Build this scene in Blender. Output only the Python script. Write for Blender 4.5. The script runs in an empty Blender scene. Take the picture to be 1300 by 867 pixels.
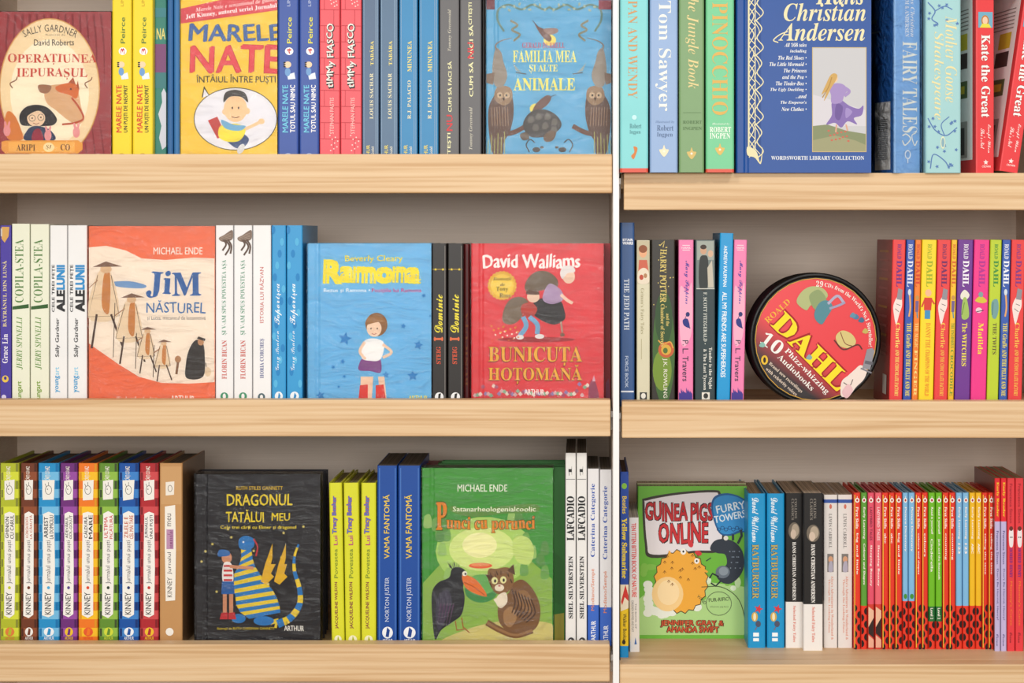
import bpy, bmesh, math, random
from mathutils import Vector, Matrix

# ---------------------------------------------------------------- camera, world, light, exposure
SC = bpy.context.scene
COL = SC.collection
F = 2470.0                 # focal length in pixels of the 1300 px wide frame
PX, PY = 740.0, 300.0      # principal point of the photograph (where the lens axis meets it)
H = 1.45                   # camera height above the floor
cam_d = bpy.data.cameras.new('camera'); cam = bpy.data.objects.new('camera', cam_d); COL.objects.link(cam)
cam_d.sensor_width = 36; cam_d.lens = 36 * F / 1300
cam_d.shift_x = -(PX - 650) / 1300; cam_d.shift_y = -(433.5 - PY) / 1300
cam_d.clip_start = 0.05
cam.location = (0, 0, H); cam.rotation_euler = (math.pi / 2, 0, 0)
SC.camera = cam
SC.view_settings.view_transform = 'Standard'; SC.view_settings.look = 'None'
SC.view_settings.gamma = 1; SC.view_settings.use_curve_mapping = False
SC.view_settings.exposure = -0.17
w = bpy.data.worlds.new('world'); SC.world = w; w.use_nodes = True
bg = w.node_tree.nodes['Background']; bg.inputs[0].default_value = (1.0, 0.965, 0.92, 1); bg.inputs[1].default_value = 0.62
def area(name, loc, target, size, power, col=(1, 0.96, 0.9)):
    l = bpy.data.lights.new(name, 'AREA'); l.shape = 'RECTANGLE'; l.size, l.size_y = size; l.energy = power; l.color = col
    o = bpy.data.objects.new(name, l); COL.objects.link(o); o.location = loc
    o.rotation_euler = (Vector(target) - Vector(loc)).to_track_quat('-Z', 'Y').to_euler()
area('ceiling_lamp_light', (-0.75, 0.25, H + 1.35), (-0.4, 2.35, H - 0.1), (0.35, 0.25), 15)
area('ceiling_lamp_light', (0.75, 0.25, H + 1.35), (0.4, 2.35, H - 0.1), (0.35, 0.25), 15)
area('front_fill_light', (0, -1.3, H + 0.35), (0, 2.35, H - 0.1), (2.6, 0.9), 62, (1, 0.98, 0.95))  # added fill, no real source: brightens the covers and back panel from the front

# ---------------------------------------------------------------- materials
def lin(h):
    h = h.lstrip('#'); r = []
    for i in (0, 2, 4):
        c = int(h[i:i + 2], 16) / 255
        r.append(c / 12.92 if c <= 0.04045 else ((c + 0.055) / 1.055) ** 2.4)
    return (*r, 1)
MC = {}
def ink(h): return tuple(v ** 1.14 for v in lin(h)[:3]) + (1,)
def mat(h, rough=0.42, kind='print'):
    k = (h, rough, kind)
    if k in MC: return MC[k]
    m = bpy.data.materials.new(kind + '_' + h.strip('#')); m.use_nodes = True
    b = m.node_tree.nodes['Principled BSDF']
    b.inputs['Base Color'].default_value = ink(h); b.inputs['Roughness'].default_value = rough
    b.inputs['Specular IOR Level'].default_value = 0.28
    if kind == 'metallic':
        b.inputs['Metallic'].default_value = 0.85
    if kind == 'cover':
        n = m.node_tree; t = n.nodes.new('ShaderNodeTexNoise'); t.inputs['Scale'].default_value = 22; t.inputs['Detail'].default_value = 4
        tc = n.nodes.new('ShaderNodeTexCoord'); n.links.new(tc.outputs['Object'], t.inputs['Vector'])
        mx = n.nodes.new('ShaderNodeMixRGB'); mx.blend_type = 'MULTIPLY'; mx.inputs['Fac'].default_value = 0.22
        mx.inputs['Color1'].default_value = ink(h)
        n.links.new(t.outputs['Fac'], mx.inputs['Color2'])
        r = n.nodes.new('ShaderNodeMapRange'); r.inputs['To Min'].default_value = 0.55; r.inputs['To Max'].default_value = 1.25
        n.links.new(t.outputs['Fac'], r.inputs['Value']); n.links.new(r.outputs[0], mx.inputs['Color2'])
        n.links.new(mx.outputs[0], b.inputs['Base Color'])
        b.inputs['Coat Weight'].default_value = 0.1; b.inputs['Coat Roughness'].default_value = 0.22
        bp = n.nodes.new('ShaderNodeBump'); bp.inputs['Strength'].default_value = 0.04; bp.inputs['Distance'].default_value = 0.002
        n.links.new(t.outputs['Fac'], bp.inputs['Height']); n.links.new(bp.outputs[0], b.inputs['Normal'])
    if kind == 'paper':   # page block: fine leaf lines
        n = m.node_tree; tc = n.nodes.new('ShaderNodeTexCoord'); mp = n.nodes.new('ShaderNodeMapping'); mp.inputs['Scale'].default_value = (900, 4, 4)
        t = n.nodes.new('ShaderNodeTexNoise'); t.inputs['Scale'].default_value = 1.0
        n.links.new(tc.outputs['Object'], mp.inputs[0]); n.links.new(mp.outputs[0], t.inputs['Vector'])
        cr = n.nodes.new('ShaderNodeValToRGB'); c = lin(h); cr.color_ramp.elements[0].position = .35; cr.color_ramp.elements[1].position = .6
        cr.color_ramp.elements[0].color = (c[0] * .5, c[1] * .48, c[2] * .45, 1); cr.color_ramp.elements[1].color = c
        n.links.new(t.outputs['Fac'], cr.inputs[0]); n.links.new(cr.outputs[0], b.inputs['Base Color'])
    MC[k] = m; return m
def wood(name, c1, c2, c3, sc=(2.2, 14, 75), rough=0.5, contrast=1.0):
    m = bpy.data.materials.new(name); m.use_nodes = True; n = m.node_tree; N = n.nodes; Lk = n.links
    b = N['Principled BSDF']; tc = N.new('ShaderNodeTexCoord'); mp = N.new('ShaderNodeMapping'); mp.inputs['Scale'].default_value = sc
    Lk.new(tc.outputs['Object'], mp.inputs[0])
    info = N.new('ShaderNodeObjectInfo'); ad = N.new('ShaderNodeVectorMath'); ad.operation = 'ADD'
    cmb = N.new('ShaderNodeCombineXYZ'); mu = N.new('ShaderNodeMath'); mu.operation = 'MULTIPLY'; mu.inputs[1].default_value = 37
    Lk.new(info.outputs['Random'], mu.inputs[0]); Lk.new(mu.outputs[0], cmb.inputs[0]); Lk.new(mu.outputs[0], cmb.inputs[2])
    Lk.new(mp.outputs[0], ad.inputs[0]); Lk.new(cmb.outputs[0], ad.inputs[1])
    a = N.new('ShaderNodeTexNoise'); a.inputs['Scale'].default_value = 1; a.inputs['Detail'].default_value = 3; a.inputs['Distortion'].default_value = 0.6
    Lk.new(ad.outputs[0], a.inputs['Vector'])
    wv = N.new('ShaderNodeTexWave'); wv.bands_direction = 'Z'; wv.inputs['Scale'].default_value = .55; wv.inputs['Distortion'].default_value = 16
    wv.inputs['Detail'].default_value = 3; wv.inputs['Detail Scale'].default_value = 0.7; Lk.new(ad.outputs[0], wv.inputs['Vector'])
    f = N.new('ShaderNodeTexNoise'); f.inputs['Scale'].default_value = 1; f.inputs['Detail'].default_value = 5
    mp2 = N.new('ShaderNodeMapping'); mp2.inputs['Scale'].default_value = (9, 60, 520); Lk.new(tc.outputs['Object'], mp2.inputs[0]); Lk.new(mp2.outputs[0], f.inputs['Vector'])
    m1 = N.new('ShaderNodeMath'); m1.operation = 'MULTIPLY_ADD'; Lk.new(wv.outputs['Fac'], m1.inputs[0]); m1.inputs[1].default_value = .2 * contrast; Lk.new(a.outputs['Fac'], m1.inputs[2])
    m2 = N.new('ShaderNodeMath'); m2.operation = 'MULTIPLY_ADD'; Lk.new(f.outputs['Fac'], m2.inputs[0]); m2.inputs[1].default_value = .42; Lk.new(m1.outputs[0], m2.inputs[2])
    cr = N.new('ShaderNodeValToRGB'); e = cr.color_ramp.elements; e[0].position = .5; e[0].color = lin(c1); e[1].position = 1.08; e[1].color = lin(c3)
    k = e.new(.78); k.color = lin(c2); Lk.new(m2.outputs[0], cr.inputs[0]); Lk.new(cr.outputs[0], b.inputs['Base Color'])
    b.inputs['Roughness'].default_value = rough
    bp = N.new('ShaderNodeBump'); bp.inputs['Strength'].default_value = .15; bp.inputs['Distance'].default_value = .001; Lk.new(f.outputs['Fac'], bp.inputs['Height']); Lk.new(bp.outputs[0], b.inputs['Normal'])
    return m
OAK = wood('light_oak', '#e4c69e', '#dcba8f', '#cba476')
TAUPE = wood('grey_brown_laminate', '#ecdccd', '#e2d1c0', '#d4c2b1', sc=(.9, 4, 14), contrast=.35)
def wrapmat():
    m = bpy.data.materials.new('shrink_wrap_film'); m.use_nodes = True; n = m.node_tree; N = n.nodes; N.remove(N['Principled BSDF'])
    tr = N.new('ShaderNodeBsdfTransparent'); gl = N.new('ShaderNodeBsdfGlossy'); gl.inputs['Roughness'].default_value = .12
    mx = N.new('ShaderNodeMixShader'); fr = N.new('ShaderNodeFresnel'); fr.inputs[0].default_value = 1.36
    tc = N.new('ShaderNodeTexCoord'); mp = N.new('ShaderNodeMapping'); mp.inputs['Scale'].default_value = (14, 30, 30)
    t = N.new('ShaderNodeTexNoise'); t.inputs['Scale'].default_value = 1.6; t.inputs['Detail'].default_value = 6; t.inputs['Distortion'].default_value = 2.2
    n.links.new(tc.outputs['Object'], mp.inputs[0]); n.links.new(mp.outputs[0], t.inputs['Vector'])
    bp = N.new('ShaderNodeBump'); bp.inputs['Strength'].default_value = .35; bp.inputs['Distance'].default_value = .012
    n.links.new(t.outputs['Fac'], bp.inputs['Height']); n.links.new(bp.outputs[0], gl.inputs['Normal']); n.links.new(bp.outputs[0], fr.inputs['Normal'])
    n.links.new(fr.outputs[0], mx.inputs[0]); n.links.new(tr.outputs[0], mx.inputs[1]); n.links.new(gl.outputs[0], mx.inputs[2])
    n.links.new(mx.outputs[0], N['Material Output'].inputs[0]); return m
WRAP = wrapmat()

# ---------------------------------------------------------------- helpers
def link_mesh(name, verts, faces, mats, idx=None, parent=None, loc=(0, 0, 0)):
    me = bpy.data.meshes.new(name); me.from_pydata(verts, [], faces)
    for m in mats: me.materials.append(m)
    if idx: me.polygons.foreach_set('material_index', idx)
    me.validate(); me.update()
    o = bpy.data.objects.new(name, me); COL.objects.link(o); o.parent = parent; o.location = loc
    return o
def box(name, x0, x1, y0, y1, z0, z1, m, parent=None, bevel=0.0, kind=None):
    bm = bmesh.new(); bmesh.ops.create_cube(bm, size=1)
    for v in bm.verts:
        v.co = Vector(((v.co.x + .5) * (x1 - x0) + x0, (v.co.y + .5) * (y1 - y0) + y0, (v.co.z + .5) * (z1 - z0) + z0))
    if bevel: bmesh.ops.bevel(bm, geom=bm.edges[:], offset=bevel, segments=2, affect='EDGES', profile=.5)
    me = bpy.data.meshes.new(name); bm.to_mesh(me); bm.free(); me.materials.append(m)
    o = bpy.data.objects.new(name, me); COL.objects.link(o); o.parent = parent
    if kind: o['kind'] = kind
    return o
def empty(name, loc, label, cat, group=None):
    o = bpy.data.objects.new(name, None); COL.objects.link(o); o.location = loc; o.empty_display_size = .02
    o['label'] = label; o['category'] = cat
    if group: o['group'] = group
    return o
def wx(px, z): return (px - PX) * z / F
def wz(py, z): return H + (PY - py) * z / F

# ---- glyph outlines from Blender's built-in font, laid out letter by letter
_tc = bpy.data.curves.new('glyph', 'FONT'); _tc.resolution_u = 2
_to = bpy.data.objects.new('glyph', _tc); _ts = bpy.data.scenes.new('glyphs'); _ts.collection.objects.link(_to)   # a scene of its own keeps updates quick
def _ev(s, off=0.0):
    _tc.body = s; _tc.offset = off
    with bpy.context.temp_override(scene=_ts, view_layer=_ts.view_layers[0]): dg = bpy.context.evaluated_depsgraph_get(); dg.update()
    e = _to.evaluated_get(dg); me = e.to_mesh()
    vs = [(v.co.x, v.co.y) for v in me.vertices]; fs = [tuple(p.vertices) for p in me.polygons]; e.to_mesh_clear()
    return vs, fs
BASE = {'s': (0x1D400, 0x1D41A, 0x1D7CE), 'i': (0x1D434, 0x1D44E, None), 'k': (0x1D468, 0x1D482, None),
        'z': (0x1D4D0, 0x1D4EA, None), 'b': (0x1D5D4, 0x1D5EE, 0x1D7EC), 't': (0x1D63C, 0x1D656, None)}
DIA = {'Ț': ('T', ','), 'ț': ('t', ','), 'Ș': ('S', ','), 'ș': ('s', ','), 'Ă': ('A', 'u'), 'ă': ('a', 'u'), 'Â': ('A', '^'), 'â': ('a', '^'), 'Î': ('I', '^'), 'î': ('i', '^')}
def mapc(c, st):
    if st in BASE:
        U, L_, D = BASE[st]
        if 'A' <= c <= 'Z': return chr(U + ord(c) - 65)
        if 'a' <= c <= 'z': return 'ℎ' if (st == 'i' and c == 'h') else chr(L_ + ord(c) - 97)
        if c.isdigit(): return chr((D or 0x1D7CE) + ord(c) - 48)
    return c
GC = {}; _bar = None
def glyph(c, st, off):
    global _bar
    k = (c, st, off)
    if k in GC: return GC[k]
    if _bar is None:
        v, _ = _ev('||'); v1, _ = _ev('|'); _bar = (max(p[0] for p in v), max(p[0] for p in v1))
    mark = None; cc = c
    if c in DIA: cc, mark = DIA[c]
    if st == 'b': st = 'n'
    if st == 'i': st, off = 'k', off - .008
    off = max(-.012, min(off, 0))
    v, f = _ev('|' + mapc(cc, st) + '|', off); adv = max(p[0] for p in v[:4] + v[-4:]) - off - _bar[0]; a1 = _bar[0] - _bar[1]     # a bar on either side gives the advance
    vs = [(x - a1, y) for x, y in v[4:-4]]; m_ = len(v) - 4; fs = [tuple(i - 4 for i in q) for q in f if min(q) >= 4 and max(q) < m_]
    if mark and vs:
        x0, x1 = min(p[0] for p in vs), max(p[0] for p in vs); yt = max(p[1] for p in vs); cx = (x0 + x1) / 2; t = .035
        if mark == ',': q = [(cx - .02 - t, -.2), (cx + .03, -.2), (cx + .06, -.06), (cx - .03, -.06)]
        elif mark == '^': q = [(cx - .14, yt + .03), (cx, yt + .13), (cx + .14, yt + .03), (cx + .14, yt + .03 + t * 1.8), (cx, yt + .15 + t * 1.8), (cx - .14, yt + .03 + t * 1.8)]
        else: q = [(cx - .13, yt + .16), (cx - .07, yt + .06), (cx + .07, yt + .06), (cx + .13, yt + .16), (cx + .08, yt + .16), (cx + .04, yt + .12), (cx - .04, yt + .12), (cx - .08, yt + .16)]
        b = len(vs); vs = vs + q; fs = fs + [tuple(range(b, b + len(q)))]
    GC[k] = (vs, fs, adv); return GC[k]
def layout(s, st, off=0.0, jit=0.0, base=None, track=0.0):
    """returns verts, faces in em units; jit rocks each letter; base = offset that sets the spacing (for outlines)"""
    r = random.Random(s); V, Fc, x = [], [], 0.0
    for c in s:
        vs, fs, adv = glyph(c, st, off)
        a = r.uniform(-1, 1) * jit * .22; dy = r.uniform(-1, 1) * jit * .09; sc = 1 + r.uniform(-1, 1) * jit * .12
        ca, sa = math.cos(a) * sc, math.sin(a) * sc; mx = adv / 2; b = len(V)
        for (px, py) in vs:
            qx, qy = px - mx, py - .33
            V.append((x + mx + qx * ca - qy * sa, .33 + dy + qx * sa + qy * ca))
        Fc += [tuple(i + b for i in f) for f in fs]; x += adv + track
    return V, Fc, x

def smooth(pts, n=5):
    out = []; m = len(pts)
    for i in range(m):
        p0, p1, p2, p3 = pts[i - 1], pts[i], pts[(i + 1) % m], pts[(i + 2) % m]
        for k in range(n):
            t = k / n
            out.append(tuple(.5 * ((2 * p1[j]) + (-p0[j] + p2[j]) * t + (2 * p0[j] - 5 * p1[j] + 4 * p2[j] - p3[j]) * t * t + (-p0[j] + 3 * p1[j] - 3 * p2[j] + p3[j]) * t ** 3) for j in (0, 1)))
    return out
class Art:
    """flat print in photograph pixels (x right, y down), ox = left edge of the cover it lies on"""
    def __init__(s, ox=0): s.ox = ox; s.it = []; s.nl = 0; s.run = None
    def add(s, V, Fc, c, part):
        if not V: return
        if part == 'lettering':      # each bold line of writing is a part of its own, the rest is small print
            w_, h_ = max(v[0] for v in V) - min(v[0] for v in V), max(v[1] for v in V) - min(v[1] for v in V)
            if s.run: part = s.run
            elif w_ * h_ < 260: part = 'small_print'
            else: s.nl += 1; part = 'lettering#%d' % s.nl
        V = [(x - s.ox, y) for x, y in V]
        bb = (min(v[0] for v in V), min(v[1] for v in V), max(v[0] for v in V), max(v[1] for v in V)); l = 0
        for o in s.it:
            q = o[4]
            if q[0] < bb[2] and bb[0] < q[2] and q[1] < bb[3] and bb[1] < q[3]: l = max(l, o[5] + 1)
        s.it.append((V, Fc, c, part, bb, l))
    def P(s, pts, c, sm=False, part='cover_art'):
        if sm: pts = smooth(pts)
        s.add(list(pts), [tuple(range(len(pts)))], c, part); return s
    def R(s, x0, y0, x1, y1, c, part='cover_art'): return s.P([(x0, y0), (x1, y0), (x1, y1), (x0, y1)], c, part=part)
    def E(s, cx, cy, rx, ry, c, rot=0, n=22, part='cover_art'):
        a = math.radians(rot)
        return s.P([(cx + rx * math.cos(t) * math.cos(a) - ry * math.sin(t) * math.sin(a), cy + rx * math.cos(t) * math.sin(a) + ry * math.sin(t) * math.cos(a)) for t in [2 * math.pi * k / n for k in range(n)]], c, part=part)
    def ring(s, cx, cy, rx, ry, wd, c, part='cover_art'):
        return s.L([(cx + rx * math.cos(2 * math.pi * k / 28), cy + ry * math.sin(2 * math.pi * k / 28)) for k in range(29)], wd, c, part=part)
    def L(s, pts, wd, c, sm=False, taper=False, part='cover_art'):
        if sm:
            e = [(2 * pts[0][0] - pts[1][0], 2 * pts[0][1] - pts[1][1])] + list(pts) + [(2 * pts[-1][0] - pts[-2][0], 2 * pts[-1][1] - pts[-2][1])]
            o = []
            for i in range(1, len(e) - 2):
                for k in range(6):
                    t = k / 6; p0, p1, p2, p3 = e[i - 1:i + 3]
                    o.append(tuple(.5 * ((2 * p1[j]) + (-p0[j] + p2[j]) * t + (2 * p0[j] - 5 * p1[j] + 4 * p2[j] - p3[j]) * t * t + (-p0[j] + 3 * p1[j] - 3 * p2[j] + p3[j]) * t ** 3) for j in (0, 1)))
            pts = o + [pts[-1]]
        V, Fc, n = [], [], len(pts)
        for i, p in enumerate(pts):
            a, b = pts[max(i - 1, 0)], pts[min(i + 1, n - 1)]; dx, dy = b[0] - a[0], b[1] - a[1]; l = math.hypot(dx, dy) or 1
            h = wd / 2 * ((1 - .75 * i / (n - 1)) if taper else 1); V += [(p[0] - dy / l * h, p[1] + dx / l * h), (p[0] + dy / l * h, p[1] - dx / l * h)]
        for i in range(n - 1): Fc.append((2 * i, 2 * i + 1, 2 * i + 3, 2 * i + 2))
        s.add(V, Fc, c, part); return s
    def star(s, cx, cy, r, c, rot=0, k=.45):
        return s.P([(cx + (r if i % 2 == 0 else r * k) * math.sin(math.pi * i / 5 + rot), cy - (r if i % 2 == 0 else r * k) * math.cos(math.pi * i / 5 + rot)) for i in range(10)], c)
    def T(s, t, x0, y0, x1, y1, c, st='n', rot=0, b=0.0, jit=0.0, out=None, ow=.03, sh=0.0, part='lettering'):
        """text fitted to the box; rot 90 reads upwards, -90 downwards"""
        V, Fc, _ = layout(t, st, min(b, 0), jit); b += .026 * (st == 'b')
        if not V: return s
        ax, bx = min(v[0] for v in V), max(v[0] for v in V); ay, by = min(v[1] for v in V), max(v[1] for v in V)
        def fit(VV):
            o = []
            for (u, v) in VV:
                u = (u - ax) / (bx - ax); v = (v - ay) / (by - ay); u += sh * (v - .5)
                if rot == 0: o.append((x0 + u * (x1 - x0), y1 - v * (y1 - y0)))
                elif rot == 90: o.append((x1 - v * (x1 - x0), y1 - u * (y1 - y0)))
                else: o.append((x0 + v * (x1 - x0), y0 + u * (y1 - y0)))
            return o
        return s.heavy(V, Fc, fit, b, c, out, ow, part)
    def heavy(s, V, Fc, fit, b, c, out, ow, part):
        """bold strokes: the same outline printed four times, a touch apart; an outline colour goes under it"""
        first = True
        for w_, cc in (([(max(b, 0) + ow, out)] if out else []) + [(b, c)]):
            w_ = min(w_, .11)
            for dx, dy in (((-.7, -.55), (.7, -.55), (-.7, .55), (.7, .55)) if w_ > .05 else ((-.7, -.4), (.7, .4)) if w_ > .008 else ((0, 0),)):
                s.add(fit([(x + dx * w_, y + dy * w_) for x, y in V]), Fc, cc, part)
                if first: s.run = s.it[-1][3]; first = False
        s.run = None; return s
    def TL(s, t, xa, ya, xb, yb, h, c, st='n', b=0.0, jit=0.0, out=None, ow=.03, part='lettering'):
        """text on a sloping baseline from a to b, capital height h"""
        V, Fc, adv = layout(t, st, min(b, 0), jit); L0 = math.hypot(xb - xa, yb - ya); dx, dy = (xb - xa) / L0, (yb - ya) / L0; k = L0 / adv
        return s.heavy(V, Fc, lambda VV: [(xa + dx * u * k + dy * v * h / .7, ya + dy * u * k - dx * v * h / .7) for u, v in VV], b + .026 * (st == 'b'), c, out, ow, part)
    def AT(s, t, cx, cy, r, a0, a1, h, c, st='n', b=0.0, ry=None, part='lettering'):
        """text round an arc, angles clockwise from 12 o'clock"""
        ry = ry or r; b = min(b, 0); tot = sum(glyph(ch, st, b)[2] for ch in t); x = 0; V, Fc = [], []
        for ch in t:
            vs, fs, adv = glyph(ch, st, b); a = math.radians(a0 + (a1 - a0) * (x + adv / 2) / tot)
            k = math.radians(a1 - a0) * r / tot; px, py = cx + r * math.sin(a), cy - ry * math.cos(a); ca, sa = math.cos(a), math.sin(a); q = len(V)
            for u, v in vs:
                uu, vv = (u - adv / 2) * abs(k), v * h / .7
                V.append((px + uu * ca + vv * sa, py + uu * sa - vv * ca))
            Fc += [tuple(i + q for i in f) for f in fs]; x += adv
        s.add(V, Fc, c, part); return s
    def build(s, root, sc, surf_y, half_w, y0=-.0003, cyl=None):
        """lay the print on the front of a cover: X from the left edge, Z above the base"""
        parts = {}; wpx = 2 * half_w / sc if half_w else 170; top = min(i[4][1] for i in s.it); bot = max(i[4][3] for i in s.it)
        sh = [i for i, q in enumerate(s.it) if q[3] == 'cover_art']; ar = lambda q: (q[2] - q[0]) * (q[3] - q[1]); par = {i: i for i in sh}
        def find(i):
            while par[i] != i: i = par[i]
            return i
        small = [i for i in sh if ar(s.it[i][4]) < .3 * wpx * max(60, bot - top)]
        for n_, i in enumerate(small):      # drawings that do not touch are parts of their own
            a_ = s.it[i][4]
            for j in small[:n_]:
                b_ = s.it[j][4]
                if a_[0] < b_[2] and b_[0] < a_[2] and a_[1] < b_[3] and b_[1] < a_[3]: par[find(i)] = find(j)
        tot = {}
        for i in small: tot[find(i)] = max(tot.get(find(i), 0), ar(s.it[i][4]))
        for i in sh:
            q = s.it[i]; nm = 'printed_background' if i not in small else ('cover_art#%d' % find(i) if tot[find(i)] > 110 else 'small_print')
            s.it[i] = (q[0], q[1], q[2], nm, q[4], q[5])
        for V, Fc, c, part, bb, l in s.it:
            g = parts.setdefault(part, ([], [], [], [], {})); q = len(g[0])
            g[0].extend((max(-half_w, min(half_w, x * sc - half_w)) if half_w else x * sc, y0 - .000022 * l, (surf_y - y) * sc) for x, y in V)
            if c not in g[4]: g[4][c] = len(g[4]); g[2].append(mat(c, .4) if not c.endswith('m') else mat(c[:-1], .32, 'metallic'))
            for f in Fc:
                g[1].append(tuple(i + q for i in f)); g[3].append(g[4][c])
        for name, g in parts.items(): link_mesh(name.split('#')[0], g[0], g[1], g[2], g[3], root)

# ---------------------------------------------------------------- the bookcases and their shelves
Z0 = 2.32; S0 = Z0 / F
ZB = 2.62
SURF = {}       # height of each shelf's top surface
XL = (22 - PX) * ZB / F; XR = (1290 - PX) * ZB / F; XM = wx(782, 2.32)
def bookcase(name, label, x0, x1, side_left, side_right):
    e = empty(name, ((x0 + x1) / 2, ZB, 0), label, 'bookcase')
    def part(n, *a, **k):
        o = box(n, *a, parent=None, **k); o.parent = e; o.matrix_parent_inverse = Matrix.Translation(-e.location); return o
    part('back_panel', x0, x1, ZB, ZB + .018, 0, 2.35, TAUPE)
    for sx in (side_left, side_right):
        if sx: part('side_panel', sx[0], sx[1], 2.36, ZB, 0, 2.35, TAUPE)
    part('top_panel', x0, x1, 2.345, ZB, 2.332, 2.35, TAUPE)
    return e, part
bl, pl = bookcase('bookcase', 'left bookcase bay with grey brown back and three oak-fronted shelves', XL - .018, XM - .0022, (XL - .018, XL), (XM - .0042, XM - .0022))
br, pr = bookcase('bookcase', 'right bookcase bay with grey brown back, shelves set slightly lower', XM + .0022, XR + .018, (XM + .0022, XM + .0042), (XR, XR + .018))
WHITE = mat('#f4f4f4', .35, 'painted_metal'); DARK = mat('#3a342e', .5, 'bracket')
o = box('upright_post', -.0037, .0037, 0, .045, 0, 2.35, WHITE, bevel=.0008); o.location = (XM, 2.312, 0)
o['label'] = 'narrow white metal upright post between the two bookcase bays'; o['category'] = 'post'
def shelf(key, ytop, ybot, xa, xb, lip, label, front=Z0, thick=.025):
    """oak front board (top edge at ytop px) and the board behind it; lip = how far the front rises above the surface"""
    s = front / F; x0, x1 = (xa - PX) * s, (xb - PX) * s; zt = wz(ytop, front); zb = wz(ybot, front)
    SURF[key] = zt - lip
    e = empty('shelf', ((x0 + x1) / 2, front, zb), label, 'shelf', 'oak fronted shelves')
    inv = Matrix.Translation(-e.location)
    def p(n, *a, **k):
        o = box(n, *a, **k); o.parent = e; o.matrix_parent_inverse = inv
    p('front_board', x0, x1, front, front + thick, zb, zt, OAK, bevel=.0012)
    bx0 = max(x0, XL) if xa < 700 else XM + .006; bx1 = XM - .006 if xa < 700 else min(x1, XR)
    p('board', bx0, bx1, front + thick, ZB, zt - lip - .018, zt - lip, OAK)
    for (q, d) in ((bx1 if xa < 700 else bx0, 1 if xa < 700 else -1),):
        p('bracket', min(q, q + d * .0035), max(q, q + d * .0035), front + .03, front + .2, zt - lip - .03, zt - lip - .006, WHITE)
        p('shelf_pin', min(q, q + d * .0045), max(q, q + d * .0045), front + .012, front + .03, zt - lip - .013, zt - lip - .006, WHITE)
shelf('L0', -116, -68, -71, 778, .009, 'oak shelf above the frame in the left bay')
shelf('L1', 195.5, 245, -71, 777.5, .009, 'top oak-fronted shelf of the left bay, under the red oval-cover book')
shelf('L2', 507.5, 554, -71, 775, .009, 'middle oak-fronted shelf of the left bay, under the orange and light blue books')
shelf('L3', 818, 865.5, -71, 774, .009, 'bottom oak-fronted shelf of the left bay, under the striped spines')
shelf('R0', -72, -25, 791, 1356, .003, 'oak shelf above the frame in the right bay')
shelf('R1', 219.5, 266.5, 792, 1356, .0001, 'top oak-fronted shelf of the right bay, under the dark blue fairy-tale book')
shelf('R2', 509.5, 556, 789.5, 1356, .009, 'middle oak-fronted shelf of the right bay, under the round red tin')
shelf('R3', 843.5, 892, 786.5, 1356, .0001, 'bottom oak shelf of the right bay with its top surface bare in front')
box('floor', -4, 4, -4, 4, -.02, 0, mat('#b9a78f', .5, 'floor'), kind='structure')
box('wall_back', -4, 4, ZB + .03, ZB + .1, 0, 3.2, mat('#d8d4cc', .7, 'plaster'), kind='structure')

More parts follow.
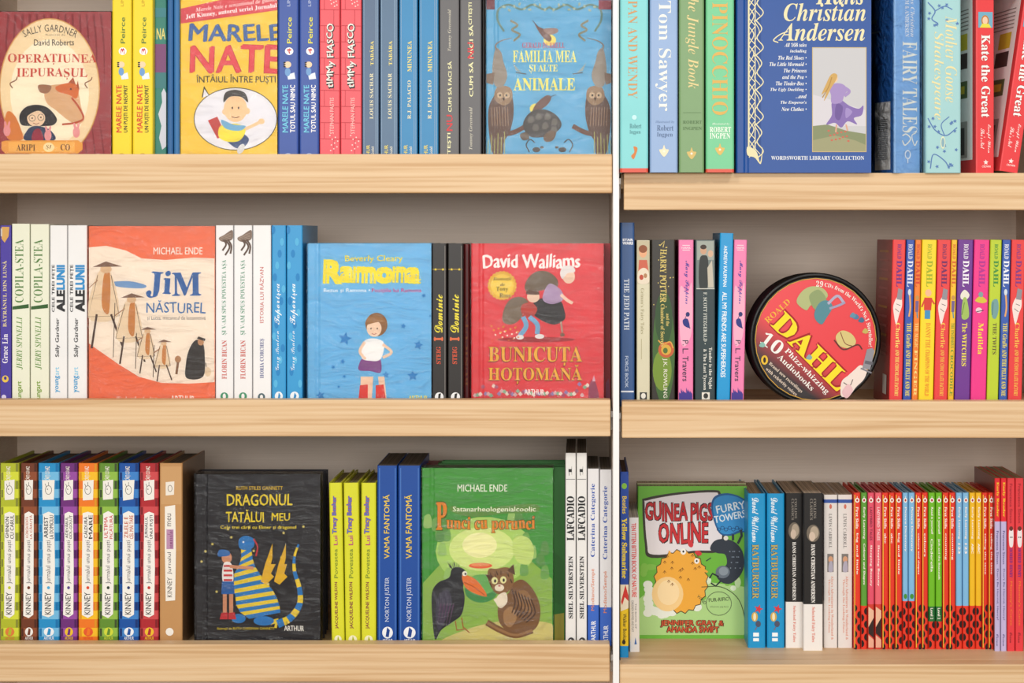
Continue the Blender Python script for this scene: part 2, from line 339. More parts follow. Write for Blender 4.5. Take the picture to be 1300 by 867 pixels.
# ---------------------------------------------------------------- books
def book(name, label, shelf_key, xa, xb, yt, z, c, art=None, depth=.135, mode='spine', thick=.02, hard=False, bands=None,
         side=None, sideart=None, lean=0, turn=0, group=None, pages='#cfc4b0', wrap=False, groove=True, dx=0, cat='book'):
    """one book standing on a shelf; xa..xb and yt are the outline of its front in photograph pixels at distance z.
    mode 'spine': spine to the front; mode 'face': front cover to the front, spine on the left."""
    s = z / F; surf = SURF[shelf_key]; W = (xb - xa) * s; top = wz(yt, z); hgt = top - surf; surf_y = PY + (H - surf) / s
    xm = wx((xa + xb) / 2, z) + dx
    root = empty(name, (xm, z, surf), label, cat, group)
    T = W if mode == 'spine' else thick; D = depth if mode == 'spine' else W
    bt = .0022 if hard else .0006; r = min(.0022 if hard else .0014, T * .3); ov = .003 if hard else 0.0
    # plan outline: U open at the back; x across the spine, y away from it
    out = [(-T / 2, D)]
    if hard and mode == 'face' and groove: out += [(-T / 2, .016), (-T / 2 + .0008, .0135), (-T / 2 + .0008, .0115), (-T / 2, .009)]
    out += [(-T / 2, r), (-T / 2 + r * .3, r * .3), (-T / 2 + r, 0), (T / 2 - r, 0), (T / 2 - r * .3, r * .3), (T / 2, r), (T / 2, D)]
    inn = [(T / 2 - bt, D), (T / 2 - bt, bt * 1.3), (-T / 2 + bt, bt * 1.3), (-T / 2 + bt, D)]
    if hard and mode == 'face' and groove: inn = inn[:-1] + [(-T / 2 + bt, D)]
    prof = out + inn
    def place(u, v): return (u, v) if mode == 'spine' else (v - W / 2, -(-u) + T / 2)
    lv = [0.0, hgt]; bcols = []
    for (b0, b1, bc) in (bands or []):
        lo, hi = max(0, (surf_y - b1) * s), min(hgt, (surf_y - b0) * s)
        if hi > lo: lv += [lo, hi]; bcols.append((lo, hi, bc))
    lv = sorted(set(round(q, 6) for q in lv)); V = []; Fc = []; ix = []; ms = [mat(c, .38, 'cover')]; cm = {c: 0}
    if side: ms.append(mat(side, .38, 'cover')); cm[side] = 1
    n = len(prof)
    for q in lv: V += [(*place(u, v), q) for u, v in prof]
    no = len(out)
    for k in range(len(lv) - 1):
        mid = (lv[k] + lv[k + 1]) / 2; cc = c
        for lo, hi, bc in bcols:
            if lo <= mid <= hi: cc = bc
        if cc not in cm: cm[cc] = len(ms); ms.append(mat(cc, .38, 'cover'))
        for i in range(n):
            j = (i + 1) % n; Fc.append((k * n + i, k * n + j, (k + 1) * n + j, (k + 1) * n + i))
            ix.append(cm[side] if side and mode == 'spine' and (i == 0 or i == no - 2) else cm[cc])
    Fc.append(tuple(range(n))); Fc.append(tuple(range(len(V) - n, len(V)))[::-1]); ix += [0, 0]
    o = link_mesh('cover', V, Fc, ms, ix, root)
    bm = bmesh.new(); bm.from_mesh(o.data); bmesh.ops.recalc_face_normals(bm, faces=bm.faces); bm.to_mesh(o.data); bm.free()
    # page block
    a0, a1 = -T / 2 + bt, T / 2 - bt; q0, q1 = place(a0, bt * 1.5), place(a1, D - (.003 if hard else .0006))
    pg = box('pages', min(q0[0], q1[0]), max(q0[0], q1[0]), min(q0[1], q1[1]), max(q0[1], q1[1]), ov + .0001, hgt - ov - .0004, mat(pages, .7, 'paper'), root)
    if mode == 'face': pg.data.materials[0] = mat(pages, .7, 'paper')
    if art: art.build(root, s, surf_y, W / 2)
    if sideart:     # print on the left board of a spine-out book: (y0, y1, depth0, depth1, colour)
        V, Fc, ix, ms, cm = [], [], [], [], {}
        for i, (y0, y1, d0, d1, cc) in enumerate(sideart):
            x = -W / 2 - .0002 - .00004 * i; b = len(V); V += [(x, d0, (surf_y - y1) * s), (x, d1, (surf_y - y1) * s), (x, d1, (surf_y - y0) * s), (x, d0, (surf_y - y0) * s)]; Fc.append((b, b + 1, b + 2, b + 3))
            if cc not in cm: cm[cc] = len(ms); ms.append(mat(cc))
            ix.append(cm[cc])
        link_mesh('side_print', V, Fc, ms, ix, root)
    if wrap:
        e = .0016; ys = (-e, (thick if mode == 'face' else depth) + .0005); x0, x1 = -W / 2 - .0006, W / 2 + .0006; z0, z1 = .0003, hgt + .0008
        V = [(x0, ys[1], z0), (x0, ys[0], z0), (x1, ys[0], z0), (x1, ys[1], z0), (x0, ys[1], z1), (x0, ys[0], z1), (x1, ys[0], z1), (x1, ys[1], z1)]
        link_mesh('plastic_wrap', V, [(0, 1, 5, 4), (1, 2, 6, 5), (2, 3, 7, 6), (4, 5, 6, 7)], [WRAP], None, root)
    if lean or turn:
        a = math.radians(lean); px_ = W / 2 if lean > 0 else -W / 2
        R = Matrix.Rotation(a, 4, 'Y'); Tm = Matrix.Translation(Vector((xm + px_, z, surf))) @ R @ Matrix.Rotation(math.radians(turn), 4, 'Z') @ Matrix.Translation(Vector((-px_, 0, 0)))
        root.matrix_world = Tm
    return root

ZS = 2.355
# ================================================================ TOP SHELF, LEFT BAY
a = Art(0)
for x in range(-6, 146, 9):
    a.L([(x, 18), (x + (x - 63) * .06, 60), (x + (x - 63) * .02 + 3, 110)], 3.0, '#8f2f36', sm=True, taper=True)
for x in range(2, 146, 11): a.L([(x, 205), (x - 3, 180), (x + (63 - x) * .1, 150)], 2.5, '#8f2f36', sm=True, taper=True)
a.it = [i for i in a.it if i[4][0] > -.5 and i[4][2] < 141]
a.E(64, 113, 64, 90, '#d9a765', n=48).E(64, 113, 62.5, 88.5, '#efd9b2', n=48).E(64, 118, 50, 68, '#f6ead0', n=40)
a.AT('SALLY GARDNER', 64, 110, 70, -27, 28, 9, '#4a3a34', 'n', .01)
a.T('Ilustrații de', 59, 43, 84, 46, '#7d6a58')
a.T('David Roberts', 44, 50, 95, 58, '#4b3b33', 'n', b=.012, jit=.3)
a.T('OPERAȚIUNEA', 11, 68, 124, 82, '#c9503f', 's', jit=.35)
a.T('IEPURAȘUL', 22, 86, 112, 101, '#c9503f', 's', jit=.35)
for x in (17, 112): a.L([(x, 112), (x - 3, 106), (x + 4, 102), (x + 6, 98)], 1.4, '#8b5a3a', sm=True)
# a child with black hair and an orange fox, in plain shapes
a.P([(58, 112), (75, 107), (92, 108), (100, 116), (104, 135), (108, 152), (98, 158), (84, 150), (72, 140), (60, 130)], '#dcb48a', True)
a.P([(72, 110), (92, 105), (101, 112), (98, 125), (88, 120), (76, 117)], '#d97b3f', True)
a.P([(88, 105), (94, 98), (97, 107)], '#b35a2e').P([(98, 110), (100, 102), (102, 114)], '#b35a2e')
a.P([(50, 108), (66, 109), (62, 118), (52, 117)], '#a8795a', True)
a.L([(92, 124), (101, 136), (107, 150), (96, 156), (80, 158)], 2.4, '#c05a35', True)
a.E(91, 113, 1.2, 1.2, '#2d2522')
a.P([(10, 142), (20, 147), (28, 165), (30, 177), (14, 178), (6, 165)], '#d98a45', True)
a.P([(28, 158), (26, 146), (34, 136), (48, 133), (62, 137), (73, 150), (70, 158), (60, 160), (40, 160)], '#2f2729', True)
a.E(47, 150, 11.5, 11, '#f0d3b4').P([(32, 150), (38, 137), (56, 137), (62, 150), (52, 141), (42, 143)], '#2f2729', True)
a.ring(42, 150, 4, 4, .6, '#4a3b38').ring(53, 149, 4, 4, .6, '#4a3b38').E(42, 150, 1, 1, '#2d2522').E(53, 149, 1, 1, '#2d2522').L([(43, 156), (47, 157.5), (51, 156)], .7, '#a0483c', True)
a.P([(33, 178), (36, 165), (44, 160), (55, 161), (66, 166), (70, 178)], '#3b4766', True).P([(42, 178), (44, 166), (52, 164), (56, 178)], '#a3324a', True)
for x, y in ((10, 166), (98, 168), (62, 172)): a.E(x, y, 4.5, 7, '#e7a0a0').E(x - 2, y - 8, 1.5, 4.5, '#e7a0a0', -12).E(x + 2.4, y - 8, 1.5, 4.5, '#e7a0a0', 12)
a.P([(3, 180), (8, 178.5), (100, 178), (106, 182), (106, 190), (100, 195), (8, 195), (3, 190)], '#e9a94f').P([(12, 180), (96, 180), (96, 193), (12, 193)], '#f0bb62')
a.T('ARIPI', 22, 183, 46, 191.5, '#6b3f20', 's', jit=.3).E(63, 187, 7, 6, '#f7e2b0').T('ȘI', 59, 184, 67, 190, '#6b3f20', 'i').T('CO', 78, 183, 90, 191, '#6b3f20', 's')
book('picture_book', 'red curtained face-out book with a cream oval and orange fox, top left corner', 'L1', -1, 141, 15, ZS, '#a94247', a, mode='face', thick=.018, wrap=True)
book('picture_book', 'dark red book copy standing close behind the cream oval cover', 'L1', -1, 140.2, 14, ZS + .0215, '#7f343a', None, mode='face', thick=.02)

def toon_head(a, cx, cy, r=5):
    """a plain round face with a few hair tufts: generic stand-in for the small printed figure"""
    a.E(cx, cy, r, r * .9, '#f6d9b8').E(cx, cy + r * 2.1, r * .8, r * 1.2, '#7fa9d8')
    for k in (-1, 0, 1): a.E(cx - r * .9, cy + k * r * .55, r * .35, r * .22, '#33302e')
def comic(xa, xb, c, num, t1, c1, t2, c2, auth, ac, label, bc):
    w_ = xb - xa; a = Art()
    a.T('Peirce', w_ * .45, 22, w_ * .68, 55, ac, 'n', 90, b=.02, jit=.2)
    a.T('LINCOLN', w_ * .45, -24, w_ * .6, 8, bc, 'n', 90)
    a.E(w_ * .55, 65, w_ * .2, 4.8, '#ffffff').T(str(num), w_ * .45, 61.5, w_ * .65, 68.5, '#d04848', 'b', 90)
    a.P([(w_ * .45, 95), (w_ * .8, 92), (w_ * .85, 100), (w_ * .5, 101)], '#e8f0f8'); toon_head(a, w_ * .48, 82, w_ * .17)
    a.T(t1, w_ * .22, 108, w_ * .5, 168, c1, 'b', 90, jit=.25).T(t2, w_ * .6, 108, w_ * .84, 168, c2, 'b', 90, jit=.2)
    a.ring(w_ * .5, 199, w_ * .2, 4, .8, bc)
    book('comic_book', label, 'L1', xa, xb, -25, ZS, c, a, hard=True, depth=.14, group='yellow and blue comic spines')
comic(142, 167, '#f4dd3a', 3, 'MARELE NATE', '#d8503a', 'UN PUȘTI DE NEOPRIT', '#4a4a3a', '', '#6a8a4a', 'yellow comic book spine touching the red oval-cover book', '#c9a22a')
comic(168, 194, '#f4dd3a', 3, 'MARELE NATE', '#d8503a', 'UN PUȘTI DE NEOPRIT', '#4a4a3a', '', '#6a8a4a', 'yellow comic book spine, the second one right of the red oval-cover book', '#c9a22a')
a = Art(196)
a.T('NA', 199, 36, 210, 50, '#e8dc8a', 'b').R(197, 56, 211, 92, '#8a5a86').R(197, 92, 211, 112, '#4f8a8e')
a.P([(206, 190), (202, 175), (205, 160), (201, 145), (206, 130), (205, 118), (208, 112), (211, 118), (211, 186)], '#d5d8e4').R(197, 10, 211, 22, '#4d8f98')
book('comic_book', 'teal and green book edge with grey spiky shape, between yellow and blue spines', 'L1', 196, 211.5, -22, ZS + .012, '#3f8d80', a, depth=.1)
book('hardcover_book', 'narrow blue book without lettering, left of the yellow cover with an oval bubble', 'L1', 212.2, 220, -24, ZS + .004, '#2f6ea6', None, hard=True)
book('hardcover_book', 'plain blue hardcover spine touching the yellow cover with the oval bubble', 'L1', 220.5, 228.5, -24, ZS + .002, '#3a7cb4', None, hard=True)
a = Art(229)
a.P([(229.6, 11), (352, -16), (352, 13), (229.6, 30)], '#d8505a')
a.TL('Marele Nate e senzational de glumet', 249, 15, 352, 1, 5, '#f6d9d8', 'k').TL('Jeff Kinney, autorul seriei Jurnalul', 236, 24, 352, 9, 5.4, '#ffffff', 's')
a.T('MARELE', 240, 30, 357, 53, '#4a6fae', 'b', jit=.35, out='#8a8a3a', ow=.02).T('NATE', 242, 57, 356, 93, '#e0525a', 'b', jit=.3, out='#b8343c', ow=.02)
a.T('ÎNTÂIUL ÎNTRE PUȘTI', 249, 94, 350, 107, '#5b5330', 'n', b=.02, jit=.25)
a.it = [i for i in a.it if i[4][0] >= -1]
a.P([(256, 124), (259, 109), (266, 121)], '#4a4636').E(299, 151, 53, 40, '#4a4636', n=48).E(299, 151, 52, 39, '#e9e7ec', n=48).P([(257.5, 124), (259.6, 113), (265, 121)], '#e9e7ec')
# generic running child stand-in: plain ball head with dark hair, yellow top
a.P([(264, 153), (276, 148), (287, 172), (276, 176)], '#c9504a').P([(282, 170), (300, 166), (316, 176), (308, 188), (296, 186)], '#4a5f8a', True)
a.P([(280, 160), (300, 157), (312, 164), (305, 178), (290, 180), (278, 174)], '#f3e24a', True).P([(281, 152), (296, 158), (312, 160), (304, 166), (286, 163)], '#7fb6d8', True)
a.E(299, 138, 15, 17, '#f3cfa4').E(286, 142, 4, 4, '#f3cfa4').E(314, 141, 3.5, 4, '#f3cfa4').P([(284, 130), (286, 118), (298, 114), (311, 118), (315, 130), (306, 123), (292, 123)], '#4a4440', True)
a.E(295, 137, 1, 1.6, '#3a3430').E(303, 137, 1, 1.6, '#3a3430').L([(294, 148), (299, 149.5), (304, 148)], 1, '#7a4f3c', True)
a.L([(311, 164), (320, 160), (330, 155)], 4, '#f3cfa4', True).E(332, 154, 4, 3.6, '#f3cfa4').E(306, 189, 7, 4, '#d8d8d8', -60)
book('comic_book', 'yellow face-out cover with white oval bubble and red and blue title', 'L1', 229, 352, -26, ZS, '#f2cd34', a, mode='face', thick=.016, wrap=True, group='face-out covers')
for i, (x0, x1, lb) in enumerate(((352.6, 379, 'blue comic spine touching the yellow face-out cover'), (380, 405, 'blue comic spine between another blue one and the red brick spines'))):
    comic(x0, x1, '#4563ae', 4, 'MARELE NATE', '#7fd0ea', 'TOTUL SAU NIMIC', '#ffffff', '', '#e8e25a', lb, '#c9d4ee')
for i, (x0, x1, lb) in enumerate(((405.8, 431.5, 'red brick-patterned spine touching the blue comic spines'), (432.3, 459, 'red brick-patterned spine beside the grey-blue spines'))):
    a = Art(); w_ = x1 - x0
    for k in range(-1, 9):
        y = 12 + k * 20.5; a.L([(1, y), (w_ - 1, y + .6)], .7, '#c23a48').L([((6 if k % 2 else 18), y), ((6 if k % 2 else 18), y + 20)], .6, '#c8404e')
    a.T('tIMMy FIASCO', 8.4, 30.5, 20.4, 112.5, '#2c2a2c', 'b', 90, b=.04, jit=.7).T('tIMMy FIASCO', 8, 30, 19.5, 111, '#f4efe8', 'b', 90, b=0, jit=.7)
    a.T('STEPHAN PASTIS', 13, 124, 18, 170, '#f9c9c4', 'n', 90, b=.01)
    for k in range(9): a.E(13 + (k * 7) % 11, 172 + k * 2.4, .9, .9, '#f6d8d2')
    for k in range(6): a.E(14 + (k * 7) % 10, k * 1.6, .9, .9, '#f6d8d2')
    book('paperback_book', lb, 'L1', x0, x1, -25, ZS, '#ee6670', a, group='red brick-patterned spines')
for x0, x1, c, auth, ti, lb, g in ((460, 481, '#647a96', 'LOUIS SACHAR', 'TABĂRA', 'grey-blue spine touching the red brick-patterned pair', 'grey-blue spines'), (482.5, 505, '#64809c', 'LOUIS SACHAR', 'TABĂRA', 'grey-blue spine touching the brighter blue pair', 'grey-blue spines'),
                                 (507, 530, '#3f93c4', 'R.J. PALACIO', 'MINUNEA', 'bright blue spine touching the grey-blue pair, top shelf', 'bright blue spines on the top shelf'), (532, 556.5, '#3f93c4', 'R.J. PALACIO', 'MINUNEA', 'bright blue spine touching the dark grey spines, top shelf', 'bright blue spines on the top shelf')):
    a = Art(); w_ = x1 - x0
    a.T(auth, w_ * .45, 93 if 'SACHAR' in auth else 102, w_ * .66, 151, '#ece6c4', 's', 90).T(ti, w_ * .45, 52, w_ * .68, 83 if 'TAB' in ti else 91, '#f3e48a', 's', 90)
    a.T('ARTHUR', w_ * .25, 184, w_ * .45, 210, '#e8d878', 'b', 90).T('Gold', w_ * .55, 186, w_ * .7, 198, '#e8e6d8', 's', 90)
    for k in (.08, .8, .9): a.R(w_ * k, -20, w_ * k + .7, 196, '#9ab4cc')
    book('paperback_book', lb, 'L1', x0, x1, -25, ZS, c, a, group=g)
for k, (x0, x1, lb) in enumerate(((558, 583, 'charcoal grey spine touching the bright blue pair, top shelf'), (584, 611, 'charcoal grey spine beside the teal animal cover'))):
    a = Art(); w_ = x1 - x0; o = -46 * k
    a.T('CUM SĂ FACI SĂ', w_ * .4, 78 + o, w_ * .62, 142 + o * .42, '#f2efc0', 'b', 90, jit=.15).T('NU', w_ * .36, 146 + o * 2, w_ * .66, 166 + o * 2, '#d84a50', 'b', 90)
    a.T('CITEȘTI', w_ * .4, 169 + o * 3.6, w_ * .6, 206 + o * 3.8, '#f2efc0', 'b', 90).T('Tommy Greenwald', w_ * .42, (12 if k == 0 else 136), w_ * .62, (65 if k == 0 else 190), '#d8d4c4', 'i', 90)
    book('paperback_book', lb, 'L1', x0, x1, -25, ZS, '#6f6e70', a, group='charcoal grey spines')
book('hardcover_book', 'dark filler strip for the shaded gap between the charcoal spine and animal cover', 'L1', 612, 616, -20, ZS + .02, '#2c1f22', None)  # filler block, its near-black colour paints the shade in the gap
a = Art(617)
# two owls on branches, tortoise between, storks, beetles (own simple drawing)
for m in (0, 1):
    f = (lambda x: x) if m == 0 else (lambda x: 1395 - x)
    a.L([(f(630), 150), (f(640), 168), (f(652), 168), (f(668), 160)], 6, '#7a5648', True)
    a.P([(f(627), 122), (f(640), 110), (f(650), 122), (f(652), 145), (f(647), 168), (f(640), 180), (f(638), 195.4), (f(626), 195.4), (f(621), 170), (f(620), 140)], '#6e5347', True)
    for q in range(7): a.L([(f(624 + q * 3.4), 136), (f(625 + q * 3.4), 160)], .9, '#a98a70')
    a.P([(f(628), 126), (f(630), 112), (f(640), 109), (f(649), 113), (f(650), 126), (f(640), 134)], '#a08468', True).E(f(634.5), 121, 3.6, 4, '#c9b192').E(f(643.5), 121, 3.6, 4, '#c9b192').E(f(635), 121, 1.2, 1.4, '#2a2220').E(f(643), 121, 1.2, 1.4, '#2a2220').P([(f(638), 124), (f(641), 124), (f(639.5), 129)], '#3a2c26')
    a.P([(f(629), 62), (f(636), 66), (f(639), 78), (f(644), 96), (f(638), 110), (f(628), 108), (f(625), 88)], '#9f9488', True)
    a.L([(f(632), 66), (f(629), 58), (f(636), 52), (f(650), 48)], 2.6, '#8b8076', True, taper=True).P([(f(617.5), 94), (f(628), 92), (f(626), 108), (f(617.5), 105)], '#8b7464')
    a.L([(f(652), 52), (f(660), 44), (f(650), 38), (f(657), 32), (f(648), 26)], 2.6, '#8f8e78', True).L([(f(640), 40), (f(632), 26), (f(633), 12), (f(646), 6), (f(662), 12), (f(676), 6), (f(690), 12), (f(698), 9)], 2.6, '#6f8f86', True)
    for q in range(9): a.E(f(640 + q * 6.5), 9 + 4 * math.sin(q * 1.7), 2.2, 1.4, '#a7b8a4', q * 37)
    a.L([(f(655), 92), (f(668), 94)], 1.2, '#6f6d66').P([(f(651), 80), (f(662), 92), (f(655), 90)], '#9fb0b0')
    for q in range(6): a.L([(f(619 + q * 4.3), 195), (f(620 + q * 4.1), 178 - (q * 7) % 12)], .9, '#b9b66a')
    a.L([(f(672), 193), (f(668), 184), (f(673), 177), (f(679), 181)], 1.4, '#4f4a46', True).E(f(681), 190, 5, 3.2, '#57504a').E(f(688), 187, 2.4, 1.6, '#57504a')
a.E(698, 51, 8, 7, '#efe07a').P([(679, 31), (684, 34), (692, 38), (700, 48), (697, 53), (688, 46)], '#7d5c54', True).P([(690, 37), (706, 36), (708, 41), (697, 44)], '#a0857c', True).L([(683, 34), (676, 26)], .8, '#5a4540')
a.E(680, 138, 7.5, 6.5, '#efe07a').P([(676, 141), (682, 130), (694, 121), (700, 124), (694, 134), (682, 141)], '#7d5c54', True).L([(699, 123), (706, 120)], .8, '#5a4540')
a.P([(664, 160), (668, 148), (678, 140), (692, 139), (706, 146), (713, 158), (706, 168), (690, 174), (672, 173)], '#55504e', True)
for x, y in ((674, 152), (684, 148), (695, 148), (704, 155), (680, 162), (692, 160), (703, 165)): a.P([(x - 4, y), (x - 2, y - 4.5), (x + 3, y - 4), (x + 4.6, y + 1), (x + 1, y + 4.4), (x - 3.4, y + 3.6)], '#77716a')
a.P([(660, 171), (668, 168), (672, 176), (664, 178)], '#6d5c4c', True).P([(690, 174), (698, 166), (706, 168), (702, 178), (693, 180)], '#7b6552', True)
a.R(760, .2, 776, 12, '#9a3a4c').R(617.6, -8, 628, 12, '#7a3440')
a.T('GERALD DURRELL', 663, 54, 717, 61, '#c25b74', 's').T('FAMILIA MEA', 651, 64, 732, 79, '#f4ec8a', 's').T('ȘI ALTE', 672, 82, 708, 93, '#f4ec8a', 's').T('ANIMALE', 652, 99, 730, 115, '#f4ec8a', 's', b=.01)
book('hardcover_book', 'sky blue face-out cover with owls and a tortoise, yellow title', 'L1', 617, 776, -22, ZS, '#62aed3', a, mode='face', thick=.026, hard=True, wrap=True)

# ================================================================ MIDDLE SHELF, LEFT BAY
a = Art(); a.P([(2, 288), (12, 288), (11, 300), (6, 308), (2, 303)], '#d9ad68').R(1, 290, 3, 300, '#cfc8c0')
a.T('BĂTRÂNUL DIN LUNĂ', 2.5, 331, 8.5, 415, '#e8d8a8', 's', 90).T('Grace Lin', 3, 424, 10, 461, '#f2eef8', 's', 90).E(6.8, 481, 4.2, 4.4, '#e8c85a').E(6.8, 480, 1.8, 2.2, '#4b3f9a').E(5, 504, 3, 3, '#e0d8f0')
book('paperback_book', 'purple spine at the left edge of the photo, middle shelf', 'L2', 0, 14, 286, ZS, '#5a4cab', a)
for x0, x1, yt, lb in ((15, 37.5, 284, 'pale green spine touching the purple spine'), (38.5, 62, 284.5, 'pale green spine touching the white spines')):
    a = Art(); w_ = x1 - x0
    a.T('COPILA-STEA', w_ * .18, 304, w_ * .66, 384, '#5f8a4a', 's', 90, b=-.012).P([(1, 389), (w_ - 1, 386), (w_ - 1, 391), (1, 393)], '#3f6a3a')
    a.T('JERRY SPINELLI', w_ * .26, 402, w_ * .62, 469, '#6f9a4a', 'k', 90, b=-.01).T('youngart', w_ * .34, 484, w_ * .62, 515, '#86a83a', 'b', 90)
    book('paperback_book', lb, 'L2', x0, x1, yt, ZS, '#eceedb', a, group='pale green spines')
for x0, x1, lb in ((63.3, 85, 'white spine with black and blue title beside the pale green spines'), (86, 110.5, 'white spine with black and blue title beside the orange cover')):
    a = Art(); w_ = x1 - x0
    a.T('CELE TREI FEȚE', w_ * .12, 336, w_ * .32, 396, '#4a4a4c', 'b', 90).T('ALE', w_ * .42, 369, w_ * .86, 395, '#3c3c3e', 'b', 90, b=.05).T('LUNII', w_ * .42, 337, w_ * .86, 367, '#3c9ad4', 'b', 90, b=.05)
    a.T('Sally Gardner', w_ * .32, 404, w_ * .6, 453, '#5a5a5c', 'n', 90, b=.03).T('young', w_ * .32, 477, w_ * .6, 498, '#3fa6d8', 'b', 90).T('art', w_ * .32, 466, w_ * .54, 476, '#8fd0ec', 'n', 90)
    book('paperback_book', lb, 'L2', x0, x1, 286, ZS, '#f1f1f1', a, group='white spines with blue and black title')
# orange cover with thin robed walkers
a = Art(112)
a.P([(113, 314), (135, 312), (160, 318), (180, 328), (210, 330), (245, 327), (272.4, 328), (272.4, 485), (240, 487), (205, 486), (176, 478), (150, 462), (130, 448), (113, 436)], '#f6e7d6', False)
a.T('MICHAEL ENDE', 195, 314, 257, 323, '#fdf0e4', 'n', b=.015)
a.P([(143, 358), (165, 357), (185, 362), (180, 366), (150, 364)], '#7fa3cc', True)
a.T('JiM', 186, 344, 255, 378, '#3f6fae', 's', jit=.4, b=.02).T('NĂSTUREL', 186, 381, 261, 398, '#3f7ab4', 'n', jit=.4, b=.01).T('și Lucas, mecanicul de locomotivă', 187, 401, 261, 407, '#4a4a58', 'n', jit=.3)
def walker(a, x, y, h, lean=0):
    w = h * .24; a.P([(x - w * .3, y + h * .12), (x + w * .35, y + h * .12), (x + w * .7, y + h * .62), (x - w * .8, y + h * .64)], '#ecd6b8', True)
    a.P([(x, y + h * .14), (x + w * .3, y + h * .13), (x + w * .25, y + h * .58), (x - w * .1, y + h * .5)], '#cf8f52', True)
    a.L([(x - w * .3, y + h * .14), (x - w * .85, y + h * .63), (x + w * .75, y + h * .62), (x + w * .35, y + h * .14)], .8, '#6a4a38')
    a.E(x + w * .1, y + h * .07, w * .28, h * .05, '#e2c09a').P([(x - w * .55, y + h * .045), (x + w * .1, y - h * .02), (x + w * .9, y + h * .04)], '#8a6a58')
    a.L([(x - w * .35, y + h * .6), (x - w * .6, y + h)], h * .02 + .5, '#5a4238').L([(x + w * .35, y + h * .6), (x + w * .9, y + h * .97)], h * .02 + .5, '#5a4238')
    a.L([(x - w * .9, y + h * .12), (x - w * 1.0, y + h * .9)], .9, '#5a4238').L([(x - w * .3, y + h * .2), (x - w * .9, y + h * .3)], 1.1, '#a87850')
for q in ((132, 334, 108), (165, 374, 88), (186, 416, 58), (207, 432, 52)): walker(a, *q)
a.P([(237, 480), (236, 462), (240, 444), (248, 432), (257, 434), (260, 450), (258, 478)], '#3a322e', True).E(255, 434, 4, 4.5, '#c99870').P([(250, 430), (252, 427), (261, 430), (260, 433)], '#4a3e36')
a.E(226, 456, 4, 4.5, '#b98d68').L([(226, 460), (224, 475)], 3, '#8a6448').E(264, 472, 4, 6, '#e9d2b4').L([(262, 466), (261, 460)], 1, '#6a5040')
a.T('Cartea fantastică', 148, 503, 200, 512, '#fdeee0', 'z').T('ARTHUR', 217, 502, 247, 511, '#fdf4ea', 'b', jit=.3)
book('hardcover_book', 'orange face-out cover with thin robed walkers and blue title', 'L2', 112, 273, 287, ZS, '#f08058', a, mode='face', thick=.028, hard=True, wrap=True, groove=False)
for x0, x1, lb in ((273.6, 296, 'white spine with green and red title touching the orange cover'), (297, 320, 'white spine with green and red title, the one farther from the orange cover')):
    a = Art(); w_ = x1 - x0
    a.P([(w_ * .2, 302), (w_ * .5, 298), (w_ * .95, 292), (w_ * .97, 303), (w_ * .6, 307), (w_ * .3, 306)], '#8b786c', True)
    for q in ((.5, 303, .8, 313, .55, 324), (.7, 304, .9, 312, .85, 322), (.4, 303, .6, 310, .4, 318)): a.L([(w_ * q[0], q[1]), (w_ * q[2], q[3]), (w_ * q[4], q[5])], 2.2, '#6d5a50', True)
    for q in range(4): a.L([(w_ * .25, 301 + q * 1.4), (w_ * .9, 296 + q * 2)], .5, '#b7a698')
    a.T('ȘI V-AM SPUS POVESTEA AȘA', w_ * .36, 330, w_ * .66, 425, '#4f9a78', 's', 90, b=-.01).T('FLORIN BICAN', w_ * .36, 432, w_ * .64, 481, '#d0655c', 's', 90).E(w_ * .5, 503, w_ * .22, 5, '#4f9a78').E(w_ * .5, 503, w_ * .09, 3.5, '#f0f0f0')
    book('paperback_book', lb, 'L2', x0, x1, 286, ZS, '#f1f1f2', a, group='white spines with green and red title')
a = Art(); a.T('ISTORIA LUI RĂZVAN', 8, 339, 14, 410, '#cf6c66', 'n', 90, jit=.3).T('HORIA CORCHEȘ', 9, 430, 15, 480, '#5f659c', 's', 90).E(11, 504, 4.6, 5, '#5a7078').E(11, 504, 2, 3, '#f0f0f0')
book('paperback_book', 'white spine with small red title beside the two blue spines', 'L2', 321, 344, 286, ZS, '#f2f2f3', a)
for x0, x1, lb in ((345, 363, 'bright blue spine with white script touching the white spines'), (364, 384, 'bright blue spine with white script, nearer the light blue cover')):
    a = Art(); w_ = x1 - x0
    for k in range(14): a.E((k * 11) % (w_ - 4) + 2, 292 + k * 15, 2.5, 5, '#62bce6' if k % 2 else '#2f8fcb')
    a.T('Toporișca', w_ * .2, 360, w_ * .7, 412, '#f4fbff', 'z', 90).T('Gary Paulsen', w_ * .25, 420, w_ * .62, 470, '#f4fbff', 'z', 90, b=-.01).E(w_ * .5, 503, w_ * .28, 6, '#f2f6fa').P([(w_ * .42, 507), (w_ * .5, 498), (w_ * .62, 502), (w_ * .55, 508)], '#3f97cf')
    book('paperback_book', lb, 'L2', x0, x1, 286, ZS, '#43a6dc', a, group='bright blue script spines')
